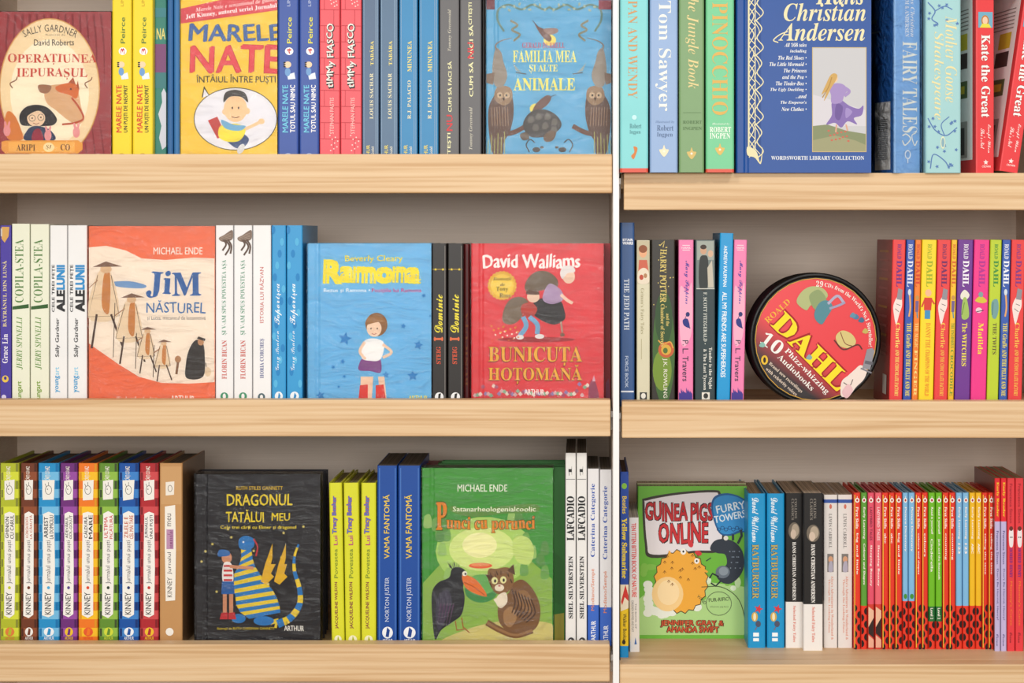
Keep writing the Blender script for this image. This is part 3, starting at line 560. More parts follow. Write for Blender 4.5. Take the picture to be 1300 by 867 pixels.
# light blue cover: generic standing child
a = Art(390)
for x, y, r in ((438, 430, 9), (531, 438, 6.5), (512, 414, 4), (538, 375, 3.4), (524, 477, 7.5), (490, 476, 5), (435, 459, 4), (423, 466, 3.2), (437, 478, 3), (430, 491, 2.4), (546, 401, 2), (407, 502, 6)): a.star(x, y, r, '#2f8ecb', r)
a.T('Beverly Cleary', 438, 324, 511, 334, '#f3e23e', 'b', jit=.3).T('Ramona', 412, 331, 532, 359, '#f6e531', 'b', b=.06, jit=.25)
a.T('Bezus și Ramona •', 411, 366, 470, 372, '#e8f4fa', 'b', jit=.2).T('Pozițiile lui Ramona', 472, 366, 535, 372, '#d05a9c', 'b', jit=.2)
a.P([(458, 478), (474, 478), (472, 508), (457, 508)], '#f3d0b4').P([(480, 478), (488, 478), (491, 508), (483, 508)], '#f3d0b4')
a.P([(455, 508), (457, 489), (467, 488), (467, 508)], '#e0443a').P([(477, 508), (477, 489), (487, 488), (490, 508)], '#e0443a')
a.P([(456, 462), (462, 454), (480, 454), (484, 460), (483, 473), (470, 471), (456, 470)], '#8f4f93', True).P([(459, 454), (461, 436), (468, 430), (482, 431), (488, 438), (483, 456), (470, 458)], '#f4f2f0', True)
a.L([(463, 434), (457, 446), (464, 456)], 3.6, '#f3d0b4', True).L([(486, 437), (497, 447), (486, 454)], 3.6, '#f3d0b4', True)
a.E(478, 412, 14, 15, '#9a6a38').E(475, 417, 9.5, 10.5, '#f6d8be').P([(464, 412), (468, 402), (480, 400), (489, 408), (478, 409)], '#a87842', True).E(471, 417, .9, 1.1, '#5a4436').E(479, 417, .9, 1.1, '#5a4436').L([(472, 423), (475, 424.5), (478, 423)], .8, '#c06a5c', True)
a.T('ARTHUR', 519, 502, 543, 508.5, '#f4e24a', 'b', jit=.3)
book('hardcover_book', 'light blue face-out cover with stars and a child in red boots', 'L2', 390, 547.5, 309, ZS, '#74bee8', a, mode='face', thick=.034, hard=True, wrap=True)
book('hardcover_book', 'light blue hardcover copy hidden behind the child in red boots cover', 'L2', 392, 548, 308.5, ZS + .037, '#74bee8', None, mode='face', thick=.034, hard=True)
for x0, x1, lb in ((548.3, 567, 'black spine with yellow script beside the light blue cover'), (568.5, 588, 'black spine with yellow script beside the red cover')):
    a = Art(); w_ = x1 - x0
    a.R(.8, 341.5, w_ - .8, 342.2, '#c9a83a')
    for k in (.25, .75): a.star(w_ * k, 342, 2, '#e8d04a')
    a.T('Dominic', w_ * .18, 374, w_ * .72, 422, '#efe04a', 'z', 90, b=.02).R(w_ * .2, 429, w_ * .7, 431.6, '#e0784c').E(w_ * .2, 430.3, 1.3, 2.6, '#e0784c').E(w_ * .7, 430.3, 1.3, 2.6, '#e0784c')
    a.T('STEIG', w_ * .3, 440, w_ * .6, 462, '#d9603f', 's', 90, b=.01).E(w_ * .5, 504, w_ * .3, 6, '#f2f2f2').P([(w_ * .4, 509), (w_ * .45, 500), (w_ * .62, 499), (w_ * .55, 509)], '#2c2a2a')
    a.R(w_ * .86, 312, w_ * .92, 508, '#7f7a76')
    book('paperback_book', lb, 'L2', x0, x1, 309, ZS, '#35312f', a, group='black spines with yellow script')
book('hardcover_book', 'dark red book edge between the black spines and the red cover', 'L2', 589, 596.5, 310, ZS + .02, '#7a2a2c', Art().T('BUNICUȚA', 2, 396, 5.5, 490, '#a8662c', 's', 90), hard=True)
a = Art(598)
a.T('David Walliams', 613, 322, 736, 341, '#fdf3f0', 'n', b=.045, jit=.35)
a.P([(637.5 + (19 if i % 2 else 17.3) * math.cos(math.pi * i / 24), 362.5 + (19 if i % 2 else 17.3) * math.sin(math.pi * i / 24)) for i in range(48)], '#e2b93a').E(637.5, 362.5, 14.5, 14.5, '#f0d255')
a.T('Ilustrații', 626, 352, 649, 357, '#5a431c', 'i', b=.02).T('de', 635, 359, 641, 363, '#5a431c', 'i', b=.02).T('Tony', 630, 364, 645, 371, '#4a3818', 's', jit=.3).T('Ross', 634, 372, 648, 378, '#4a3818', 's', jit=.3)
# two stooping figures with sacks, kept as plain shapes
a.E(680, 431, 50, 3.4, '#a8232c').P([(666, 364), (672, 351), (684, 344), (698, 346), (708, 356), (706, 366), (690, 368), (672, 372)], '#7b6a57', True)
a.P([(638, 407), (640, 392), (648, 380), (662, 377), (672, 386), (664, 400), (656, 409), (646, 412)], '#84725e', True)
a.P([(676, 386), (690, 378), (710, 381), (716, 392), (717, 405), (704, 412), (688, 407), (674, 396)], '#2c2628', True).P([(690, 372), (698, 360), (712, 368), (715, 380), (702, 386), (690, 382)], '#b69cbc', True)
a.E(722, 351, 8, 9, '#efd2bc').P([(711, 346), (716, 338), (727, 338), (730, 345), (720, 347), (714, 354)], '#e8e4e2', True).L([(712, 374), (720, 381), (727, 385)], 4, '#efd2bc', True)
a.P([(662, 388), (674, 384), (682, 392), (676, 402), (664, 401)], '#c24638', True).E(677, 377, 8, 7, '#efd2bc').P([(668, 373), (672, 368), (682, 369), (684, 374)], '#6a4228', True)
a.L([(664, 402), (668, 414), (660, 426)], 6, '#7fb4d6', True).L([(672, 402), (682, 412), (682, 424)], 6, '#7fb4d6', True).E(660, 428, 5, 3, '#e8e4e2').E(685, 427, 6, 3, '#e8e4e2').L([(712, 408), (714, 422)], 2.4, '#b8a090').E(714, 425, 3, 2.4, '#8a6a58')
for k in range(26): a.E(624 + (k * 17) % 36, 414 + (k * 7) % 20, 1.2, 1, ('#e8b23a', '#efe2d2', '#e07a3a')[k % 3])
a.T('BUNICUȚA', 620, 440, 739, 465, '#8a2a1c', 's', b=.045).T('BUNICUȚA', 620, 440, 739, 464, '#edb83a', 's', b=.005).T('HOȚOMANĂ', 620, 463, 739, 488, '#8a2a1c', 's', b=.045).T('HOȚOMANĂ', 620, 463, 739, 487, '#edb83a', 's', b=.005)
rr = random.Random(4)
for k in range(46):
    x = 603 + k * 3.4; y = 503 - 3 * rr.random() - (14 * rr.random() ** 2 if x < 640 or x > 735 else 4 * rr.random())
    a.P([(x - 3, y), (x, y - 3.4), (x + 3, y), (x, y + 2.6)], ('#d9b8b8', '#8fb89a', '#e9dcd0', '#b05a78', '#9a8ab8')[k % 5])
a.P([(748, 507), (748, 490), (752, 482), (757, 488), (760, 507)], '#a04a68', True).P([(752, 484), (754, 476), (756, 484)], '#d8b0c0').T('ARTHUR', 666, 494, 691, 501, '#fdf3f0', 'b', jit=.3)
book('hardcover_book', 'bright red face-out cover with gold title and stooping figures', 'L2', 598, 766.5, 309, ZS, '#e23c46', a, mode='face', thick=.03, hard=True, wrap=True)
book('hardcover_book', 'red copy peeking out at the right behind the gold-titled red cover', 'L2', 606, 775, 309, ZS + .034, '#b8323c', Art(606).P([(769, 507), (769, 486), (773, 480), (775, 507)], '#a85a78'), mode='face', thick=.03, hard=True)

# ================================================================ BOTTOM SHELF, LEFT BAY
def diary(xa, xb, c1, c2, c3, title, tcol, body, mcol, logo, label, yt=588, two=True):
    w_ = xb - xa; a = Art(); bands = []
    for k in range(10): bands.append((yt + 11 + k * 22, yt + 22 + k * 22, c2))
    for k in range(20):
        y = yt + k * 11; a.R(w_ * .06, y + .5, w_ * .18, y + 10.5, c3) if k % 2 else a.R(w_ * .84, y + .5, w_ * .95, y + 10.5, c3)
    a.T('CĂRȚI CU HAZ', w_ * .3, 592, w_ * .62, 610, '#f6f2e8', 'b', 90, jit=.4)
    r = random.Random(xa); j = lambda: r.uniform(-.6, .6)
    a.P([(w_ * .22 + j(), 610 + j()), (w_ * .78 + j(), 609 + j()), (w_ * .76 + j(), 634 + j()), (w_ * .24 + j(), 635 + j())], '#f1efe9')
    a.ring(w_ * .5, 622, w_ * .15, 5.5, .6, '#4a4a48').L([(w_ * .4, 618), (w_ * .34, 614)], .6, '#4a4a48').L([(w_ * .5, 616), (w_ * .5, 612)], .6, '#4a4a48').E(w_ * .45, 621, .6, .8, '#3a3a38')
    a.P([(w_ * .24 + j(), 652 + j()), (w_ * .5, 649 + j()), (w_ * .78 + j(), 652 + j()), (w_ * .8 + j(), 720), (w_ * .76 + j(), 780 + j()), (w_ * .5, 784 + j()), (w_ * .2 + j(), 781 + j()), (w_ * .22 + j(), 720)], '#f3f1ec')
    a.T('KINNEY', w_ * .32, 752, w_ * .62, 780, '#3a3a3c', 'n', 90, b=.01).E(w_ * .5, 746, 1.9, 2, mcol).T(body, w_ * .36, 686, w_ * .66, 741, '#4a4a58', 'n', 90, jit=.25)
    if two:
        t1, t2 = title; a.T(t1, w_ * .28, 656, w_ * .48, 683, tcol, 'b', 90, jit=.25).T(t2, w_ * .54, 654, w_ * .74, 684, tcol, 'b', 90, jit=.25)
    else: a.T(title, w_ * .4, 656, w_ * .62, 682, tcol, 'n', 90, jit=.3)
    a.E(w_ * .52, 802, w_ * .24, 5.6, logo).P([(w_ * .42, 806), (w_ * .5, 797), (w_ * .62, 799), (w_ * .58, 806)], c1).T('ARTHUR', w_ * .28, 808, w_ * .76, 812, logo, 'b')
    book('hardcover_book', label, 'L3', xa, xb, yt, ZS, c1, a, hard=True, depth=.14, bands=bands, group='striped diary spines', pages='#7d7468')
J = 'Jurnalul unui puști'
diary(0, 24, '#b9c23a', '#d9e04a', '#8f9440', ('GHINION', 'CU CARUL'), '#3a3a34', J, '#c9d03a', '#e08a4a', 'lime striped spine at the left edge of the bottom shelf')
diary(26, 47, '#7c4630', '#9a5a3c', '#5a3224', ('A CINCEA ROATĂ', 'LA CĂRUȚĂ'), '#c4603c', J, '#7c4630', '#f2eee8', 'brown striped spine between the lime and the light blue one')
diary(48.3, 75, '#2f9bd2', '#7fc4ea', '#1f7fb8', ('ARREST', 'LA DOMICILIU'), '#2e3a48', J, '#5ab4e0', '#f2f6fa', 'light blue striped spine beside the brown one')
diary(76.2, 98, '#7a3a86', '#a25aae', '#5a2868', ('ADEVĂRUL', 'GOL-GOLUȚ'), '#3a3440', J, '#6a5a9a', '#f0c83a', 'purple striped spine right of the light blue striped one')
diary(99.2, 124, '#f0862e', '#f8c832', '#e0a028', ('CĂLDURĂ', 'MARE'), '#2e2a28', J, '#e0563a', '#e8663a', 'orange and yellow striped spine, bottom shelf')
diary(125.3, 149.5, '#6f9a3c', '#9cc455', '#4a5a38', ('ULTIMA', 'PICĂTURĂ'), '#d04848', J, '#3a4a3a', '#d8e04a', 'green striped spine right of the orange and yellow one')
diary(150.5, 176, '#1f5fae', '#4a8fd4', '#173f80', ('ZILELE E', 'CEL MAI TARE'), '#c8603c', J, '#3a4a7a', '#f2f6fa', 'dark blue striped spine left of the red striped one')
diary(177.3, 201, '#b8343c', '#d4585c', '#8a2830', ('JURNALUL', 'UNUI PUȘTI'), '#3a3a48', J, '#c8443c', '#f0c83a', 'red striped spine between the dark blue one and the tan one')
a = Art(); a.R(2, 592, 28, 640, '#d0a777'); a.R(2, 640, 28, 700, '#c99d6b')
a.P([(8, 612), (19, 611), (18.5, 628), (8, 629)], '#efe9df').ring(13.5, 620, 2.6, 4, .6, '#5a5048')
a.P([(7, 643), (20, 641), (21, 700), (20, 762), (8, 763), (7, 700)], '#f2eee6').T('KINNEY', 10, 733, 16, 758, '#4a4644', 'n', 90).T('Jurnalul', 10, 701, 16, 729, '#4a4a58', 'n', 90, jit=.25).R(9, 672, 18, 697, '#c29ab8').T('ramuralui', 10, 673, 17, 696, '#8a4a80', 'z', 90).T('meu', 10, 652, 15, 668, '#6a6468', 'n', 90).E(13, 802, 5, 5, '#f2eee6')
book('hardcover_book', 'tan wood-look spine at the end of the striped run, its right cover visible', 'L3', 202.4, 231.5, 588, ZS, '#c89c6a', a, hard=True, depth=.14, pages='#7d7468', side='#8a6a4c')
# black cover: generic child and striped creature stand-in
a = Art(247.5)
a.T('RUTH STILES GANNETT', 300, 617, 359, 622, '#d9b83a', 'b', jit=.2).T('DRAGONUL', 288, 627, 371, 642, '#f0d83a', 'b', jit=.2).T('TATĂLUI', 287, 647, 335, 663, '#f0d83a', 'b', jit=.2).T('MEU', 345, 651, 368, 661, '#f0d83a', 'b', jit=.2)
a.T('Cele trei cărți cu Elmer și dragonul', 280, 667, 376, 672.5, '#f0d83a', 'b', jit=.2)
rr = random.Random(9)
for k in range(16):
    x = rr.uniform(255, 400); y = rr.uniform(660, 765)
    a.star(x, y, 2.2, '#e4d27a')
BLU, YEL = '#2f86c6', '#ecd23e'
# striped body: a stack of alternating bands swelling from a neck to a round belly, with a curling tail
pts = [(312, 693), (313, 704), (312, 714), (311, 724), (314, 734), (318, 744), (323, 754), (326, 764), (330, 773), (336, 781)]; wd = [12, 13, 18, 27, 34, 42, 48, 52, 50, 40]
for i in range(len(pts) - 1):
    for h in (0, 1):
        t0, t1 = h / 2, (h + 1) / 2 + .05; q0 = [pts[i][j] + (pts[i + 1][j] - pts[i][j]) * t0 for j in (0, 1)]; q1 = [pts[i][j] + (pts[i + 1][j] - pts[i][j]) * t1 for j in (0, 1)]
        w0 = wd[i] + (wd[i + 1] - wd[i]) * t0; w1 = wd[i] + (wd[i + 1] - wd[i]) * t1; d = 4
        a.P([(q0[0] - w0 / 2, q0[1] + d), (q0[0], q0[1]), (q0[0] + w0 / 2, q0[1] - d), (q1[0] + w1 / 2, q1[1] - d), (q1[0], q1[1]), (q1[0] - w1 / 2, q1[1] + d)], BLU if h else YEL)
a.P([(303, 692), (304, 684), (312, 680), (322, 684), (322, 694), (314, 698), (306, 697)], BLU, True).E(309, 688, 1.3, 1.3, '#f4f4f4').L([(322, 684), (327, 694), (325, 706)], 2, '#c83c44', True)
tl = smooth([(348, 786), (360, 789), (372, 781), (381, 765), (380, 745), (374, 725), (374, 706), (379, 690), (360, 720)], 4)[:28]
for i in range(len(tl) - 1): a.L([tl[i], tl[i + 1]], 11 - i * .33, BLU if (i // 2) % 2 else YEL)
for dx_, s_ in ((0, 1), (17, .85)): a.P([(331 + dx_, 738), (337 + dx_, 715), (346 + dx_, 690), (346 + dx_, 708), (344 + dx_, 716), (350 + dx_ * s_, 716), (344 + dx_, 728), (348 + dx_, 732), (338 + dx_, 742)], '#e6bc2e')
a.E(303, 785, 9, 6, BLU).E(335, 788, 13, 6, BLU)
a.E(288, 708, 6.5, 7.5, '#d99c78').P([(277, 706), (279, 698), (290, 699), (291, 705)], '#3f7ab8', True).P([(285, 714), (294, 716), (296, 738), (284, 740), (282, 726)], '#f0ece8', True)
for k in range(4): a.R(284, 717 + k * 6, 295, 719.6 + k * 6, '#cf4448')
a.L([(292, 719), (304, 720), (322, 721)], 4, '#d99c78', True).P([(282, 738), (297, 738), (298, 754), (281, 754)], '#2f6cae').R(283, 754, 288, 778, '#d99c78').R(291, 754, 296, 778, '#d99c78').P([(281, 778), (289, 777), (289, 786), (279, 786)], '#c83c44').P([(290, 778), (298, 777), (300, 786), (290, 786)], '#c83c44')
a.T('Ilustrații de RUTH CHRISMAN GANNETT', 276, 796, 349, 800, '#d9c23a', 'b').T('ARTHUR', 361, 794, 386, 801, '#f4f0e8', 'b', jit=.3)
book('hardcover_book', 'black face-out cover with yellow title and blue-yellow striped creature', 'L3', 247.5, 406.5, 602, ZS, '#26252c', a, mode='face', thick=.022, hard=True, wrap=True)
for k, (d, lb) in enumerate(((.0245, 'black hardcover copy directly behind the striped creature cover'), (.0485, 'black hardcover copy, third in the stack behind the striped creature cover'), (.0725, 'black hardcover copy, fourth and rearmost of the striped creature stack'))):
    book('hardcover_book', lb, 'L3', 248 + k * 1.2, 409 + k * 2.4, 601.5 - k * 1.6, ZS + d, '#2e2c33', None, mode='face', thick=.022, hard=True, group='black copies behind the striped creature cover', pages='#8a857c')
for x0, x1, ln, lb in ((421, 437.5, -1, 'yellow-green spine touching the black cover stack'), (438.5, 457.5, -.7, 'yellow-green spine, middle one of three'), (458.5, 477.5, 0, 'yellow-green spine touching the dark blue spines')):
    a = Art(); w_ = x1 - x0
    a.T('Tracy Beaker', w_ * .2, 630, w_ * .62, 677, '#4a86c4', 'b', 90, b=.0, jit=.35, out='#b04a86', ow=.07).T('Lui', w_ * .3, 680, w_ * .6, 692, '#c05a86', 'b', 90, jit=.3).T('Povestea', w_ * .3, 697, w_ * .58, 734, '#8a9a3a', 'n', 90, b=.02, jit=.3)
    a.T('JACQUELINE WILSON', w_ * .3, 739, w_ * .58, 798, '#8f2f4c', 'b', 90, b=.0, jit=.3).E(w_ * .5, 812, w_ * .28, 5.5, '#f4f2d0').P([(w_ * .42, 816), (w_ * .5, 807), (w_ * .62, 813)], '#b8c02a')
    book('hardcover_book', lb, 'L3', x0, x1, 613, ZS, '#dfe03c', a, hard=True, depth=.135, group='yellow-green spines', lean=ln, pages='#a59a70')
for x0, x1, lb in ((479, 504, 'royal blue spine with gold title beside the yellow-green ones'), (505.5, 533.5, 'royal blue spine with gold title beside the green cover')):
    a = Art(); w_ = x1 - x0
    a.T('VAMA FANTOMĂ', w_ * .28, 628, w_ * .62, 709, '#f0d24a', 'n', 90, b=.01, jit=.15).T('NORTON JUSTER', w_ * .38, 733, w_ * .66, 789, '#d8e0f0', 'n', 90, jit=.3).E(w_ * .52, 803, w_ * .27, 7.5, '#f2f4f8').P([(w_ * .42, 808), (w_ * .5, 796), (w_ * .64, 800), (w_ * .58, 809)], '#234f9a').T('ARTHUR', w_ * .26, 811, w_ * .78, 815, '#f2f4f8', 'b')
    for q in (.1, .9): a.R(w_ * q, 594, w_ * q + .9, 816, '#5a8ad0')
    book('paperback_book', lb, 'L3', x0, x1, 591, ZS, '#2459a8', a, depth=.14, group='royal blue spines', pages='#6e665e')
book('hardcover_book', 'dark red book rising behind the left end of the green cover', 'L3', 531, 566, 588, ZS + .098, '#6f3a30', None, mode='face', thick=.03, hard=True, pages='#8a6a58')
# green cover with raven and cat
a = Art(535.5)
a.P([(537, 740), (560, 715), (600, 700), (660, 700), (701, 735), (701, 817), (537, 817)], '#9cbf5c', False).P([(565, 817), (590, 800), (640, 788), (701, 792), (701, 817)], '#d8cd86', True)
a.E(615, 700, 62, 44, '#b8d877').E(612, 697, 42, 28, '#dbe89a').E(609, 692, 22, 16, '#f2f0b8')
rr = random.Random(2)
for k in range(16):
    x = rr.uniform(541, 580) if k % 2 else rr.uniform(648, 694); y = rr.uniform(655, 730); a.P([(x - 5, y + 8), (x - 4, y - 6), (x + 3, y - 8), (x + 5, y + 7)], ('#7fb060', '#a5c878', '#6a9f55')[k % 3], True)
a.P([(650, 690), (658, 680), (672, 684), (678, 700), (672, 716), (656, 712)], '#cfe08a', True)
a.T('MICHAEL ENDE', 581, 615, 644, 624, '#f2f6e4', 'n', b=.015)
a.P([(574, 642), (600, 648), (640, 642), (680, 640), (681, 650), (640, 652), (600, 656), (574, 650)], '#6f9a4c', True).T('Satanarheologenialcoolic', 575, 643, 680, 651, '#f0f2d8', 'b', jit=.25)
a.T('P', 554, 638, 567, 672, '#e8962e', 's', b=.03, out='#5a6a2a').T('unci cu porunci', 567, 655, 679, 676, '#e8962e', 's', b=.02, jit=.35, out='#5a6a2a', ow=.04)
a.E(611, 749, 21, 16, '#4f9a58').E(611, 742, 19, 13, '#79b96a').E(610, 718, 15, 3.6, '#e8704a').E(610, 717, 12, 2.2, '#f0a070')
a.P([(548, 770), (549, 750), (557, 739), (570, 733), (574, 722), (584, 720), (592, 726), (592, 734), (588, 744), (590, 760), (586, 780), (574, 790), (560, 800), (553, 812), (550, 798)], '#2f3138', True)
a.P([(556, 758), (568, 748), (574, 766), (566, 786), (557, 800), (553, 780)], '#4a4658', True)
for k in range(8): a.L([(551 + k * 2.5, 752 + (k % 3) * 4), (553 + k * 2.3, 764 + (k % 3) * 5)], 1, '#6a6878', taper=True)
for k in range(6): a.L([(572 + k * 2, 721 + (k % 2)), (568 + k * 3, 713 + (k % 3))], 1, '#2f3138', taper=True)
for k in range(5): a.L([(560 + k * 4, 766), (556 + k * 3.4, 790 + k)], 1.6, '#6a4a6a', taper=True)
a.P([(587, 730), (600, 733), (610, 742), (618, 757), (600, 752), (590, 744)], '#e8843c', True).L([(589, 739), (602, 745), (616, 756)], .8, '#a8502a').E(590, 728, 3.2, 3.2, '#f4f0e0').E(591, 728.4, 1.3, 1.4, '#2a2422')
a.L([(578, 788), (580, 800), (592, 798)], 1.6, '#b0743a').L([(586, 784), (588, 796), (596, 803)], 1.6, '#b0743a').L([(574, 722), (570, 716)], 1, '#2f3138').L([(578, 721), (576, 714)], 1, '#2f3138')
a.P([(646, 752), (652, 740), (664, 736), (678, 750), (686, 772), (682, 795), (664, 806), (644, 800), (634, 790), (632, 772), (638, 760)], '#8a6440', True)
a.P([(619, 732), (621, 722), (630, 722), (642, 720), (650, 724), (652, 740), (644, 752), (632, 754), (624, 746)], '#96704a', True).P([(616, 729), (626, 731), (622, 738)], '#6a4830').P([(644, 724), (652, 716), (654, 730)], '#6a4830')
a.E(628, 737, 4, 4.6, '#ece9b0').E(639, 736, 4, 4.6, '#ece9b0').E(628.5, 737.4, 1.4, 2.2, '#2a2422').E(639.5, 736.4, 1.4, 2.2, '#2a2422').E(634, 746, 6, 4.4, '#efe4d0').E(634, 743.6, 1.6, 1, '#c0706a').P([(632, 756), (642, 752), (644, 764), (636, 772), (630, 766)], '#efe4d0', True)
a.P([(656, 752), (668, 750), (676, 764), (672, 778), (660, 768)], '#a27a50', True).P([(640, 776), (650, 770), (656, 784), (648, 796), (640, 790)], '#b08a60', True)
for q in ((622, 727), (630, 725), (644, 727), (648, 735), (622, 740)): a.L([(q[0], q[1]), (q[0] + 2, q[1] + 5)], 1.4, '#5a3c28')
for k in range(7): a.L([(650 + k * 4, 748 + k * 2), (654 + k * 4.2, 764 + k * 2.4), (650 + k * 3, 778 + k * 2)], 1.7, '#5a3c28', True)
a.L([(676, 800), (655, 806), (636, 800), (618, 790)], 8, '#8a6440', True).L([(676, 800), (655, 806), (636, 800), (618, 790)], 3, '#a98258', True); a.L([(628, 728), (630, 733)], 1, '#5a3c28').L([(636, 724), (636, 730)], 1, '#5a3c28').L([(632, 765), (628, 760)], 4, '#efe4d0')
a.T('Ilustrații de Regina Kehn', 572, 815, 635, 820, '#f2f6e4', 'k').T('ARTHUR', 640, 814, 662, 820, '#f2f6e4', 'b')
book('hardcover_book', 'green face-out cover with a raven and a tabby cat', 'L3', 535.5, 702, 594, ZS, '#4fa544', a, mode='face', thick=.028, hard=True, wrap=True)
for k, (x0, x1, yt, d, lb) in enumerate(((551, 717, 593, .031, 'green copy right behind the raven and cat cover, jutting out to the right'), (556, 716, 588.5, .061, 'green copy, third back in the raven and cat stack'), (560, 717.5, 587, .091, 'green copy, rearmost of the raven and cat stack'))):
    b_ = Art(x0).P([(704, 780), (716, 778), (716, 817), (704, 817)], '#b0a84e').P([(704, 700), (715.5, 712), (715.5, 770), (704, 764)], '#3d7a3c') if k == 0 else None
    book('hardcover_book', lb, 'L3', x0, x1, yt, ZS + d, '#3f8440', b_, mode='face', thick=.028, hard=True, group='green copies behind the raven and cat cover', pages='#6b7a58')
for x0, x1, lb in ((717.8, 731, 'narrow white spine with bold black title beside the green stack'), (732, 745, 'narrow white spine with bold black title beside the blue-ended spines')):
    a = Art(); w_ = x1 - x0
    a.T('1', w_ * .3, 592, w_ * .62, 604, '#3a3a3a', 's', 90).R(.8, 608, w_ - .8, 608.8, '#8a8a8a').T('LAFCADIO', w_ * .14, 630, w_ * .84, 686, '#2c2c2e', 's', 90, b=.03).T('SHEL SILVERSTEIN', w_ * .3, 706, w_ * .72, 785, '#3a3a3c', 's', 90, b=.02).E(w_ * .55, 815, w_ * .36, 6, '#4a4a4c').E(w_ * .5, 814, w_ * .14, 2.5, '#eeeeee')
    book('paperback_book', lb, 'L3', x0, x1, 575, ZS, '#ecebe9', a, depth=.17, group='narrow white spines with bold black title', pages='#6e665e')
for k, (x0, x1, lb) in enumerate(((746, 760.5, 'white spine with blue lower end beside the bold black titled ones'), (761.5, 776.5, 'white spine with blue lower end touching the white upright post'))):
    a = Art(); w_ = x1 - x0; y = 3 * k
    a.T('Caterina Categorie', w_ * .26, 614 + y, w_ * .72, 707 + y, '#3f62b4', 's', 90).T('Modiano/Sempé', w_ * .3, 722 + y, w_ * .66, 775 + y, '#e0906c', 'n', 90, b=.01).T('ARTHUR', w_ * .3, 788 + y * 2, w_ * .72, 813 + y * 2, '#f4f6fa', 'b', 90, jit=.3)
    book('paperback_book', lb, 'L3', x0, x1, 595 + k, ZS, '#e9e8ea', a, depth=.14, bands=[(768 + y, 900, '#4573cc')], group='white spines with blue lower end', pages='#6e665e')

# ================================================================ TOP SHELF, RIGHT BAY
ZT = 2.300
def orn(a, cx, cy, c): a.P([(cx, cy - 8), (cx + 2, cy - 3), (cx + 6, cy - 2), (cx + 4, cy + 3), (cx, cy + 7), (cx - 4, cy + 3), (cx - 6, cy - 2), (cx - 2, cy - 3)], c, True).E(cx, cy, 1.4, 1.4, '#f4efe0')
RED = '#e0604a'
a = Art(); a.T('PETER PAN AND WENDY', 10, -52, 22, 125, '#d3a06a', 's', -90, b=-.01).T('Robert', 12, 157, 27, 163, '#5f9aa0', 's').T('Ingpen', 12, 165, 26, 171, '#5f9aa0', 's').E(18, 149, 3, 3, '#c9eef0').P([(14, 198), (18, 193), (17, 186), (22, 188), (20, 196), (17, 202)], '#d98a4a', True)
book('hardcover_book', 'turquoise spine with gold title touching the white upright post', 'R1', 787.3, 823, -20, ZT, '#8ed8da', a, hard=True, depth=.16, bands=[(213.5, 230, RED)], pages='#e0604a')
a = Art(); a.T('Tom Sawyer', 7, 1, 27, 141, '#f2f2ea', 's', -90, b=-.006).T('Illustrated by', 7, 153, 31, 157, '#7a93b8', 'i').T('Robert', 9, 159, 30, 166, '#5a7398', 's', b=-.01).T('Ingpen', 9, 168, 29, 175, '#5a7398', 's', b=-.01); orn(a, 18, 192, '#efe6c8')
book('hardcover_book', 'pale periwinkle spine between the turquoise and the olive spines', 'R1', 825, 860.5, -20, ZT, '#9db7dc', a, hard=True, depth=.16)
a = Art(); a.T('The Jungle Book', 8, -12, 25, 113, '#e5d59c', 'k', -90, b=-.01).T('ROBERT', 5, 153, 29, 157, '#5d7f50', 's').T('INGPEN', 5, 161, 29, 165, '#5d7f50', 's').L([(5, 143), (28, 143)], .6, '#6a8c5c'); orn(a, 16, 195, '#d9c07a')
book('hardcover_book', 'olive green spine with cream lettering, top shelf right', 'R1', 862, 894, -20, ZT, '#86a878', a, hard=True, depth=.16)
a = Art(); a.T('PINOCCHIO', 8, 3, 28, 146, '#dcb764', 's', -90, b=-.006).T('Illustrated by', 8, 156, 30, 159, '#e8f4e8', 'i', b=.01).T('ROBERT', 5, 161, 32, 168, '#f4faf0', 's').T('INGPEN', 5, 169, 31, 176, '#f4faf0', 's'); orn(a, 18, 190, '#e0c070')
book('hardcover_book', 'mint green spine with gold capitals beside the dark blue cover', 'R1', 896, 932, -20, ZT, '#7fcf9f', a, hard=True, depth=.16, bands=[(214.5, 230, RED)])
a = Art(934)
a.R(948, -20, 966, 197, '#1c4f94'); G = '#e8e0b8'
for x0, x1 in ((949.5, 951.5), (958, 959.2)): a.R(x0, -20, x1, 194, G)
for k in range(9):
    y = -14 + k * 24; a.L([(951, y), (957, y + 10), (951, y + 22)], 1.2, G, True).L([(958, y), (951, y + 12), (958, y + 22)], 1, G, True)
for k in range(5):
    y = -20 + k * 44; a.L([(958, y), (967, y + 12), (961, y + 24), (969, y + 36), (960, y + 46)], 1.3, G, True).L([(957, y + 2), (964, y + 16), (958, y + 30), (965, y + 40)], 1, G, True)
a.P([(949, 186), (960, 192), (965, 206), (968, 186), (966, 208), (958, 200), (949, 197)], G, True)
a.T('Hans', 1036, -22, 1097, 6, G, 'k', b=.005).T('Christian', 995, 4, 1099, 27, G, 'k', b=.005).T('Andersen', 988, 29, 1098, 52, G, 'k', b=.005).L([(1000, 40), (990, 44), (982, 51), (988, 54)], 1.4, G, True)
for i, (t, x0) in enumerate((('All 168 tales', 996), ('including', 1003), ('The Red Shoes •', 988), ('The Little Mermaid •', 977), ('The Princess', 995), ('and the Pea •', 993), ('The Tinder-Box •', 985), ('The Ugly Duckling •', 978), ('...and', 1010), ("The Emperor's", 991), ('New Clothes •', 992))):
    a.T(t, x0, 54.5 + i * 8.15, 1024, 59.5 + i * 8.15, '#f2f4f4', 'k', b=.008)
a.T('WORDSWORTH LIBRARY COLLECTION', 979, 198, 1097, 203, '#e8ecf0', 's')
